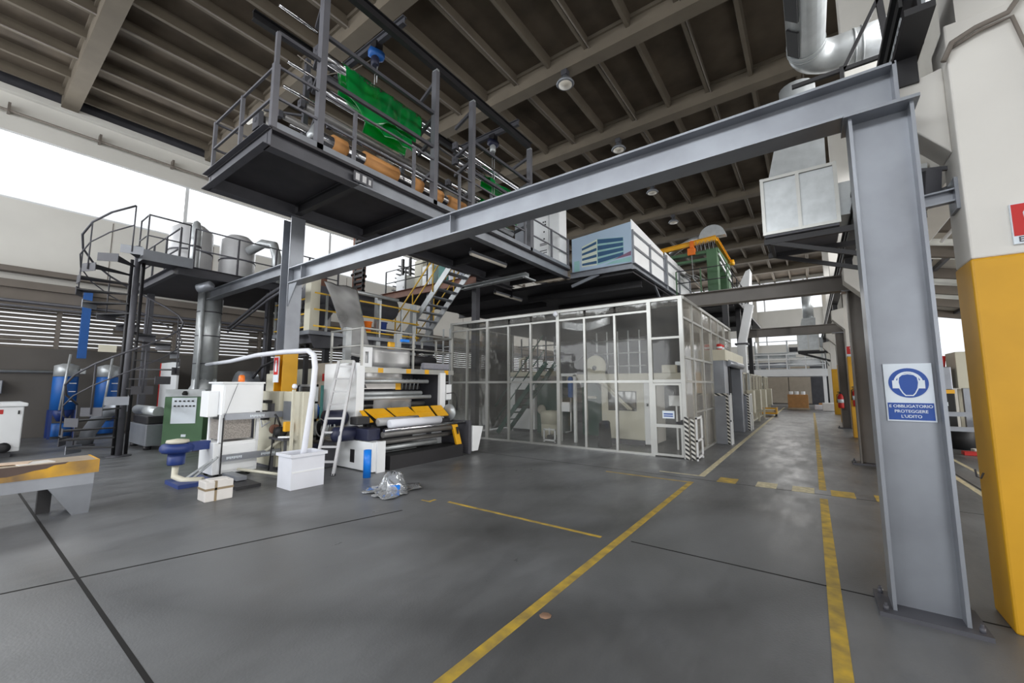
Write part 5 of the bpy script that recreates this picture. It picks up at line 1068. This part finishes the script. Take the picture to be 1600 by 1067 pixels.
d2 = one('flat_duct', MB().bar((-15.0,4.9,4.3),(-15.5,4.9,2.2),.3,.12,(0,1,0)), PALEG, 'flat grey duct slanting down beside the steel silo pipe', 'duct')
sp = thing('spiral_stair', 'dark grey spiral staircase climbing to the tank platform at the left', 'stair', (-12.8,2.45,0))
SC_ = V((-12.8,2.45,0)); R_ = .95
build('centre_pole', MB().tube([(-12.8,2.45,0),(-12.8,2.45,4.9)],.062,16), STEELD, sp)
for a in (2.4,3.4): build('stay_pole', MB().tube([SC_+V((.22*math.cos(a),.22*math.sin(a),0)),SC_+V((.22*math.cos(a),.22*math.sin(a),4.6))],.035,8), BLACK, sp)
NT = 21; hr = []; hr2 = []
for k in range(NT):
    z = .22*(k+1); a0 = -2.6 + k*math.radians(24); a1 = a0+math.radians(23)
    m_ = MB(); q = [SC_+V((.1*math.cos(a0),.1*math.sin(a0),z)), SC_+V((R_*math.cos(a0),R_*math.sin(a0),z)), SC_+V((R_*math.cos(a1),R_*math.sin(a1),z)), SC_+V((.1*math.cos(a1),.1*math.sin(a1),z))]
    m_.poly(q,.03); build('tread', m_, BLACK, sp)
    build('riser_edge', MB().bar(SC_+V((R_*math.cos(a0),R_*math.sin(a0),z-.05)),SC_+V((R_*math.cos(a1),R_*math.sin(a1),z-.05)),.012,.18), STEEL if k%5==0 else STEELD, sp)
    am = (a0+a1)/2; hr.append(SC_+V((R_*math.cos(am),R_*math.sin(am),z+.95))); hr2.append(SC_+V((R_*math.cos(am),R_*math.sin(am),z+.5)))
    if k%2==0: build('baluster', MB().tube([SC_+V((R_*math.cos(am),R_*math.sin(am),z-.1)),hr[-1]],.014,7), STEELD, sp)
build('handrail', MB().tube(hr,.022,8), STEELD, sp); build('mid_rail', MB().tube(hr2,.014,7), STEELD, sp)
build('foot_plate', MB().lathe([(.02,0),(.22,0),(.22,.02),(.02,.02)],(-12.8,2.45,0)), STEELD, sp)
build('landing', MB().box(-13.1,-12.35,2.45,3.4,4.55,4.62), STEELD, sp); build('notice_plate', MB().box(-12.02,-12.0,1.82,2.1,2.3,2.45), CREAM, sp); build('plate_bracket', MB().bar((-12.02,1.96,2.38),(-12.4,2.1,2.38),.02,.02), STEELD, sp)
build('landing_edge', MB().box(-12.36,-12.34,2.45,3.4,4.5,4.75).box(-13.1,-12.35,2.44,2.46,4.5,4.75), STEEL, sp)
for (x,y) in ((-12.37,2.5),(-12.37,3.3),(-13.05,2.5)): build('landing_post', MB().box(x-.015,x+.015,y-.015,y+.015,4.62,5.6), STEELD, sp)
build('landing_rail', MB().tube([(-13.05,2.5,5.6),(-12.37,2.5,5.6),(-12.37,3.3,5.6)],.02,8).tube([(-13.05,2.5,5.1),(-12.37,2.5,5.1),(-12.37,3.3,5.1)],.016,8), STEELD, sp)
tp = thing('tank_platform', 'dark raised platform with tanks at the head of the spiral stair', 'platform', (-14.5,5.2,4.3))
build('deck', MB().box(-16.6,-12.65,3.2,7.6,4.4,4.55), DECK, tp); build('edge_beam', MB().chan((-12.65,3.2,4.48),(-12.65,7.6,4.48),.24,.1), STEELD, tp)
build('edge_beam', MB().chan((-16.6,3.2,4.48),(-12.65,3.2,4.48),.24,.1), STEELD, tp)
for (x,y) in ((-16.3,3.5),(-16.3,7.3),(-12.9,7.3),(-13.2,5.6)): build('leg', MB().box(x-.08,x+.08,y-.08,y+.08,0,4.4), STEELD, tp)
railing(tp, [(-12.7,3.5,4.55),(-12.7,7.5,4.55)], 1.1, STEELD, STEELD, 1.0); railing(tp, [(-12.9,3.25,4.55),(-16.4,3.25,4.55)], 1.1, STEELD, STEELD, 1.2)
for k,(x,y,r,h,m,lb) in enumerate(((-15.2,4.1,.55,1.75,GALV,'large grey tank on the tank platform, left one'),(-15.0,5.3,.5,1.7,GALV,'large grey tank on the tank platform, right one'),(-13.4,3.7,.13,1.3,GALV,'slim shiny cylinder behind the spiral stair landing'))):
    q = thing('storage_tank', lb, 'tank', (x,y,4.55)); build('shell', MB().lathe([(r*.5,.0),(r,.2),(r,h),(r*.6,h+.2),(r*.1,h+.25)],(x,y,4.55)), PALEG if m is GALV and r>.3 else m, q); build('hoop', MB().lathe([(r+.015,h*.6),(r+.015,h*.6+.05)],(x,y,4.55)), STEELD, q)  # big tanks go pale grey, their backlit haze put into the colour
q = one('bent_duct', MB().tube([(-14.4,5.4,5.9),(-13.9,5.6,6.1),(-13.5,5.75,6.0),(-13.35,5.8,5.6),(-13.35,5.8,4.56)],.14,14), GALV, 'bent galvanised duct dropping to the tank platform right of the tanks', 'duct')
q = one('crane_motor', MB().lathe([(.05,0),(.12,.03),(.12,.35),(.06,.4)],(-12.6,3.6,4.05),(.7,.6,.3)), STEEL, 'small pale motor fixed under the tank platform edge', 'motor')
for k,(x,y,w,h,m,lb) in enumerate(((-13.6,6.4,.5,.7,BLACK,'black machine box on the tank platform by the railing'),(-13.2,7.1,.4,1.0,BROWN,'rusty brown hopper on the right end of the tank platform'))):
    q = thing('hopper_unit', lb, 'machine', (x,y,4.55)); build('body', MB().box(x-w/2,x+w/2,y-.2,y+.2,4.55,4.55+h), m, q, .03); build('frame', MB().box(x-w/2-.04,x-w/2,y-.2,y-.16,4.55,4.75+h).box(x+w/2,x+w/2+.04,y-.2,y-.16,4.55,4.75+h), STEELD, q)
q = thing('brown_duct', 'rusty brown duct standing between the tank platform and the mezzanine', 'duct', (-12.6,8.2,4.6)); build('shaft', MB().tube([(-12.6,8.2,4.6),(-12.7,8.3,6.9)],[.2,.26],16), BROWN, q); build('collar', MB().tube([(-12.62,8.22,5.4),(-12.62,8.22,5.45)],.27,16), STEELD, q); build('stand', MB().box(-12.7,-12.5,8.1,8.3,0,4.6), STEELD, q)
q = thing('louvre_stack', 'black ladder-like rack right of the rusty brown duct', 'rack', (-11.7,7.6,3.0))
for x in (-11.95,-11.5): build('upright', MB().box(x,x+.05,7.6,7.66,3.0,7.2), BLACK, q)
for k in range(16): build('slat', MB().box(-11.95,-11.45,7.58,7.7,4.4+k*.17,4.48+k*.17), BLACK, q)
# blue filters, tote, pipe on the left wall
for k,(x,y,lb) in enumerate(((-18.75,2.2,'blue dust filter column with a steel head near the left wall, left one'),(-18.75,3.15,'blue dust filter column partly hidden behind the spiral stair'))):
    f_ = thing('dust_filter', lb, 'filter', (x,y,0)); build('shell', MB().lathe([(.28,.85),(.28,1.85),(.26,1.87)],(x,y,0),n=24), BLUE, f_); build('steel_head', MB().lathe([(.28,1.87),(.28,2.2),(.1,2.27)],(x,y,0),n=24), GALV, f_); build('cone', MB().lathe([(.1,.5),(.27,.86)],(x,y,0),n=20), BLUED, f_); build('dust_drum', MB().lathe([(.22,.05),(.24,.07),(.24,.42),(.22,.44)],(x,y,0)), BLUE, f_)
    for sx in (-.28,.28):
        for sy in (-.26,.26): build('leg', MB().box(x+sx-.03,x+sx+.03,y+sy-.03,y+sy+.03,0,.85), BLUED, f_)
    build('probe_pipe', MB().tube([(x+.34,y-.1,.85),(x+.36,y,2.55)],.03,8), GALV, f_); build('valve_block', MB().box(x+.05,x+.2,y+.26,y+.4,1.95,2.12), GALV, f_, .02)
    for z in (1.1,1.4,1.65): build('clamp_bar', MB().box(x+.24,x+.3,y+.05,y+.2,z,z+.02), WHITE, f_)
one('blue_down_pipe', MB().box(-19.27,-19.12,2.44,2.64,2.47,4.7), BLUE, 'flat blue strut hanging down in front of the left louvre window', 'strut')
to = thing('white_tote', 'white wheeled tote with a red stripe at the left edge, near the wall', 'tote', (-15.5,.8,0)); build('tank', MB().box(-16.1,-14.6,.1,1.12,.12,1.12), WHITE, to, .02); build('lid', MB().box(-16.15,-14.55,.05,1.17,1.12,1.2), WHITE, to, .02); build('red_stripe', MB().box(-14.6,-14.594,.1,.82,.96,1.06), RED, to); build('latch', MB().box(-14.6,-14.58,1.03,1.06,.95,1.03), BLACK, to); 
for y in (.55,.72,.88): build('wheel', MB().lathe([(.03,-.05),(.11,-.05),(.11,.05),(.03,.05)],(-14.58,y,.22),(1,0,0),16), BLACK, to)
build('base', MB().box(-16.0,-14.7,.2,1.0,.0,.12), STEELD, to)
rb_ = one('wall_box', MB().box(WX,WX+.3,-.6,1.0,1.35,1.75), STEEL, 'grey trunking box on the dark left wall, above the white tote', 'box', bevel=.02)
# bench in the left foreground
be = thing('work_bench', 'grey bench with a scuffed yellow front edge in the left foreground', 'bench', (-7.8,.3,0))
build('top', MB().box(-8.05,-7.47,-2.4,1.24,.6,.655), WOOD, be, .008); build('yellow_front', MB().box(-7.48,-7.455,-2.4,1.25,.50,.66), BENCHY, be); build('yellow_end', MB().box(-8.05,-7.46,1.235,1.255,.5,.658), YEL, be)
build('bare_strip', MB().poly([(-7.452,-2.4,.665),(-7.452,-2.4,.56),(-7.452,.1,.54),(-7.452,.3,.57),(-7.452,.5,.56),(-7.452,.62,.58),(-7.452,.7,.6),(-7.452,.8,.61),(-7.452,.86,.64),(-7.452,.95,.645),(-7.452,.98,.665)],.006), REDDECK, be)
build('apron', MB().box(-8.03,-7.48,-2.38,1.22,.36,.5), STEEL, be); build('leg', MB().add([(-7.9,1.06,0),(-7.52,1.06,0),(-7.52,1.21,0),(-7.9,1.21,0),(-8.03,.82,.38),(-7.48,.82,.38),(-7.48,1.22,.38),(-8.03,1.22,.38)],[(0,3,2,1),(4,5,6,7),(0,1,5,4),(1,2,6,5),(2,3,7,6),(3,0,4,7)]), STEEL, be)
build('dark_leg', MB().box(-8.0,-7.9,.8,.92,0,.4), BLACK, be); build('leg', MB().add([(-7.9,-1.6,0),(-7.52,-1.6,0),(-7.52,-1.45,0),(-7.9,-1.45,0),(-8.03,-1.8,.38),(-7.48,-1.8,.38),(-7.48,-1.4,.38),(-8.03,-1.4,.38)],[(0,3,2,1),(4,5,6,7),(0,1,5,4),(1,2,6,5),(2,3,7,6),(3,0,4,7)]), STEEL, be)
pa = thing('paper_stack', 'loose white papers lying on the bench', 'papers', (-7.75,.75,.655)); build('sheet', MB().obox((-7.72,.72,.66),(.22,.3,.01),.2), PAPER, pa); build('sheet', MB().obox((-7.8,.55,.668),(.22,.3,.006),-.25), PINKB, pa)
# grey machine under the spiral stair
gm = thing('extruder_base', 'long pale grey machine base with a black top, behind the spiral stair foot', 'machine', (-14.4,3.4,0)); build('base', MB().box(-14.9,-13.3,3.0,3.6,.1,.62), STEEL, gm, .02); build('black_top', MB().box(-14.8,-13.5,3.05,3.55,.62,.82), BLACK, gm, .03); build('barrel', MB().tube([(-15.6,3.3,.92),(-13.6,3.3,.92)],.13,16), GALV, gm)
for x in (-14.7,-13.5): build('foot', MB().lathe([(.08,0),(.08,.1)],(x,3.1,0)), BLACK, gm)
gm = thing('white_door_panel', 'tall pale sheet door behind the spiral stair', 'panel', (-18.3,4.6,0)); build('panel', MB().box(-19.2,-17.4,4.6,4.66,0,2.4), WHITE, gm); build('red_edge', MB().box(-19.26,-19.2,4.58,4.66,0,2.4), RED, gm)
gm = thing('elbow_pipe', 'fat grey elbow pipe low behind the spiral stair', 'pipe', (-15,2.6,0)); build('pipe', MB().tube([(-15.6,2.3,.05),(-15.6,2.35,.35),(-15.4,2.5,.75),(-15.0,2.7,1.0),(-14.6,2.8,1.05)],.16,14), STEEL, gm); build('flange', MB().lathe([(.2,0),(.2,.05)],(-15.6,2.3,.0)), STEELD, gm); build('valve', MB().lathe([(.1,0),(.12,.1),(.05,.3)],(-14.6,2.8,1.1)), GALV, gm)
dm = thing('dark_extruder', 'dark machine mass with pipes between the silo and the mezzanine column', 'machine', (-12.5,5.4,0))
build('body', MB().box(-13.3,-11.6,5.2,6.0,0,1.6), STEELD, dm, .05); build('gear_case', MB().lathe([(.05,0),(.5,.03),(.5,.4),(.1,.45)],(-12.9,5.2,1.5),(0,-1,0)), STEEL, dm); build('post', MB().box(-12.3,-12.2,5.2,5.3,0,4.3).box(-11.6,-11.5,5.6,5.7,0,4.3).box(-11.0,-10.9,5.6,5.7,0,4.3), BLACK, dm)
build('pipe_run', MB().tube([(-13.9,4.8,3.3),(-11.2,4.7,3.9),(-9.1,4.4,4.0)],.04,8).tube([(-13.9,4.8,3.18),(-11.2,4.7,3.78),(-9.1,4.4,3.9)],.03,8), STEELD, dm); build('cable_loop', MB().tube([(-13.4,5.1,1.9),(-12.6,5.0,1.75),(-12.0,5.0,2.1),(-11.2,5.1,2.3),(-9.6,5.0,2.3)],.035,8), BLACK, dm)
for z in (2.6,3.1,3.6): build('shelf_bar', MB().box(-13.2,-11.0,5.5,5.6,z,z+.06), BLACK, dm)
build('front_box', MB().box(-11.7,-11.1,5.0,5.3,.9,1.9), CREAM, dm, .02)
wl_ = one('pale_column', MB().box(-10.9,-10.7,5.0,5.15,2.2,4.15), STEEL, 'pale square upright between the silo and the mezzanine column', 'post')
# ------------------------------------------------------------------ right bay contents
rc = thing('storage_cabinet', 'large beige hanging cabinet in the bright side bay right of the near column', 'cabinet', (3.5,16.5,0)); build('body', MB().box(3.2,4.6,16,17,1.52,2.5), CREAM, rc, .01); build('leg', MB().box(3.3,3.45,16.1,16.25,0,1.52), STEEL, rc); build('leg', MB().box(4.3,4.45,16.1,16.25,0,1.52), STEEL, rc); build('back_board', MB().box(3.3,4.5,16.6,16.65,.4,1.5), CREAM, rc); build('seam', MB().box(3.52,3.53,15.99,16,1.55,2.47), STEELD, rc)
rm = thing('side_machine', 'black and yellow machine in the side bay, seen past the near column', 'machine', (2.7,16,0)); build('body', MB().box(2.3,3.1,15.9,16.9,0,1.4), VDARK, rm, .02); build('yellow_band', MB().box(2.3,3.1,15.88,15.9,1.38,1.48), YEL, rm); build('top_unit', MB().box(2.4,3.1,16,16.8,1.48,2.1), STEEL, rm, .02); build('white_tag', MB().box(2.85,2.95,15.87,15.88,1.05,1.15), SIGNW, rm)
one('red_bucket', MB().lathe([(.1,0),(.13,.3),(.12,.31)],(2.95,16.3,2.1)), RED, 'red bucket on top of the side bay machine', 'bucket')
rr_ = thing('guard_railing', 'low grey guard rail across the side bay floor', 'railing', (3,13.5,0))
for z in (.95,.62): build('rail', MB().bar((1.9,13.5,z),(4.2,13.5,z),.06,.1), STEEL, rr_)
for x in (2.0,4.0): build('post', MB().box(x-.04,x+.04,13.46,13.54,0,1.0), STEEL, rr_)
for k,(x,y,s,m,lb) in enumerate(((3.0,15.2,.4,VDARK,'black drum-shaped bin below the guard rail in the side bay'),(3.55,15.3,.5,CARD,'brown carton on the side bay floor beside the guard rail'))):
    (one('carton', MB().box(x,x+s,y,y+s,0,s*.9), m, lb, 'box', bevel=.01) if k else one('bin', MB().lathe([(.18,0),(.22,.02),(.24,.5),(.2,.52)],(x,y,0)), m, lb, 'bin'))
one('carton', MB().box(3.6,3.95,15.35,15.75,.451,.75), CARD, 'smaller brown carton on top of the carton in the side bay', 'box', bevel=.01)
one('red_tray', MB().box(2.75,3.05,13.9,14.15,0,.08), RED, 'flat red tray on the floor of the side bay', 'tray', bevel=.01); one('paper_bundle', MB().box(3.0,3.3,14.3,14.6,0,.1), PAPER, 'white paper bundle behind the red tray in the side bay', 'bundle', bevel=.02)
for k,(x,y,s,m,lb) in enumerate(((-1.6,2.6,.045,DIRT,'reddish crumb of rubble on the yellow floor line'),(-.42,2.55,.02,PAPER,'tiny white scrap on the floor before the near column'))):
    one('debris_scrap', MB().lathe([(s,0),(s*.9,s*.08),(s*.4,s*.15)],(x,y,.002),n=7), m, lb, 'scrap')

# ================================================================== LIGHT AND CAMERA
w = bpy.data.worlds.new('overcast_sky'); SC.world = w; w.use_nodes = True
bg = w.node_tree.nodes['Background']; bg.inputs['Color'].default_value = (.93,.965,1.,1); bg.inputs['Strength'].default_value = 2.8
def area(name, loc, rot, sx, sy, power, col=(1,1,1), spread=180):
    l = bpy.data.lights.new(name, 'AREA'); l.shape = 'RECTANGLE'; l.size = sx; l.size_y = sy; l.energy = power; l.color = col
    l.spread = math.radians(spread)
    o = bpy.data.objects.new(name, l); COL.objects.link(o); o.location = loc; o.rotation_euler = rot; return o
# daylight through the left clerestory, the right clerestory and the loading gates behind the viewer
area('daylight_left_clerestory', (WX-.6, 14, 8.4), (0, -pi/2+.25, 0), 2.0, 46, 4200, (.95,.98,1))
area('daylight_right_clerestory', (2.3, 14, 7.6), (0, pi/2-.45, 0), 1.8, 46, 2800, (1,.985,.96), 115)
area('daylight_rear_windows', (-9, -9.5, 8.4), (pi/2-.3, 0, 0), 20, 2.2, 2000, (.94,.97,1), 130)
area('daylight_left_gate', (-12.8, -9.6, 2.5), (pi/2, 0, 0), 10, 4.4, 1200, (.95,.975,1))
area('daylight_right_gate', (5.5, -9.6, 2.4), (pi/2, 0, 0), 6, 4.6, 700, (.97,.985,1))
area('daylight_side_bay', (10.6, 9, 2.2), (0, pi/2, 0), 2.4, 22, 2600, (1,.985,.96))
area('daylight_far_end', (-2, 43.2, 7.6), (-pi/2, 0, 0), 14, 5, 1500, (1,.98,.95))

cam = bpy.data.cameras.new('camera'); cam.sensor_fit = 'HORIZONTAL'; cam.sensor_width = 36.0
cam.lens = 640/1600*36.0; cam.clip_end = 300; cam.clip_start = .05
co_ = bpy.data.objects.new('camera', cam); COL.objects.link(co_)
co_.location = (0,0,1.6); co_.rotation_euler = (math.radians(90+6.1), 0, math.radians(35.98))
SC.camera = co_
SC.view_settings.view_transform = 'Standard'; SC.view_settings.look = 'None'; SC.view_settings.gamma = 1.; SC.view_settings.use_curve_mapping = False
SC.view_settings.exposure = -1.15
SC.cycles.use_denoising = True; SC.cycles.max_bounces = 10; SC.cycles.transparent_max_bounces = 24; SC.cycles.diffuse_bounces = 5; SC.cycles.sample_clamp_indirect = 6.
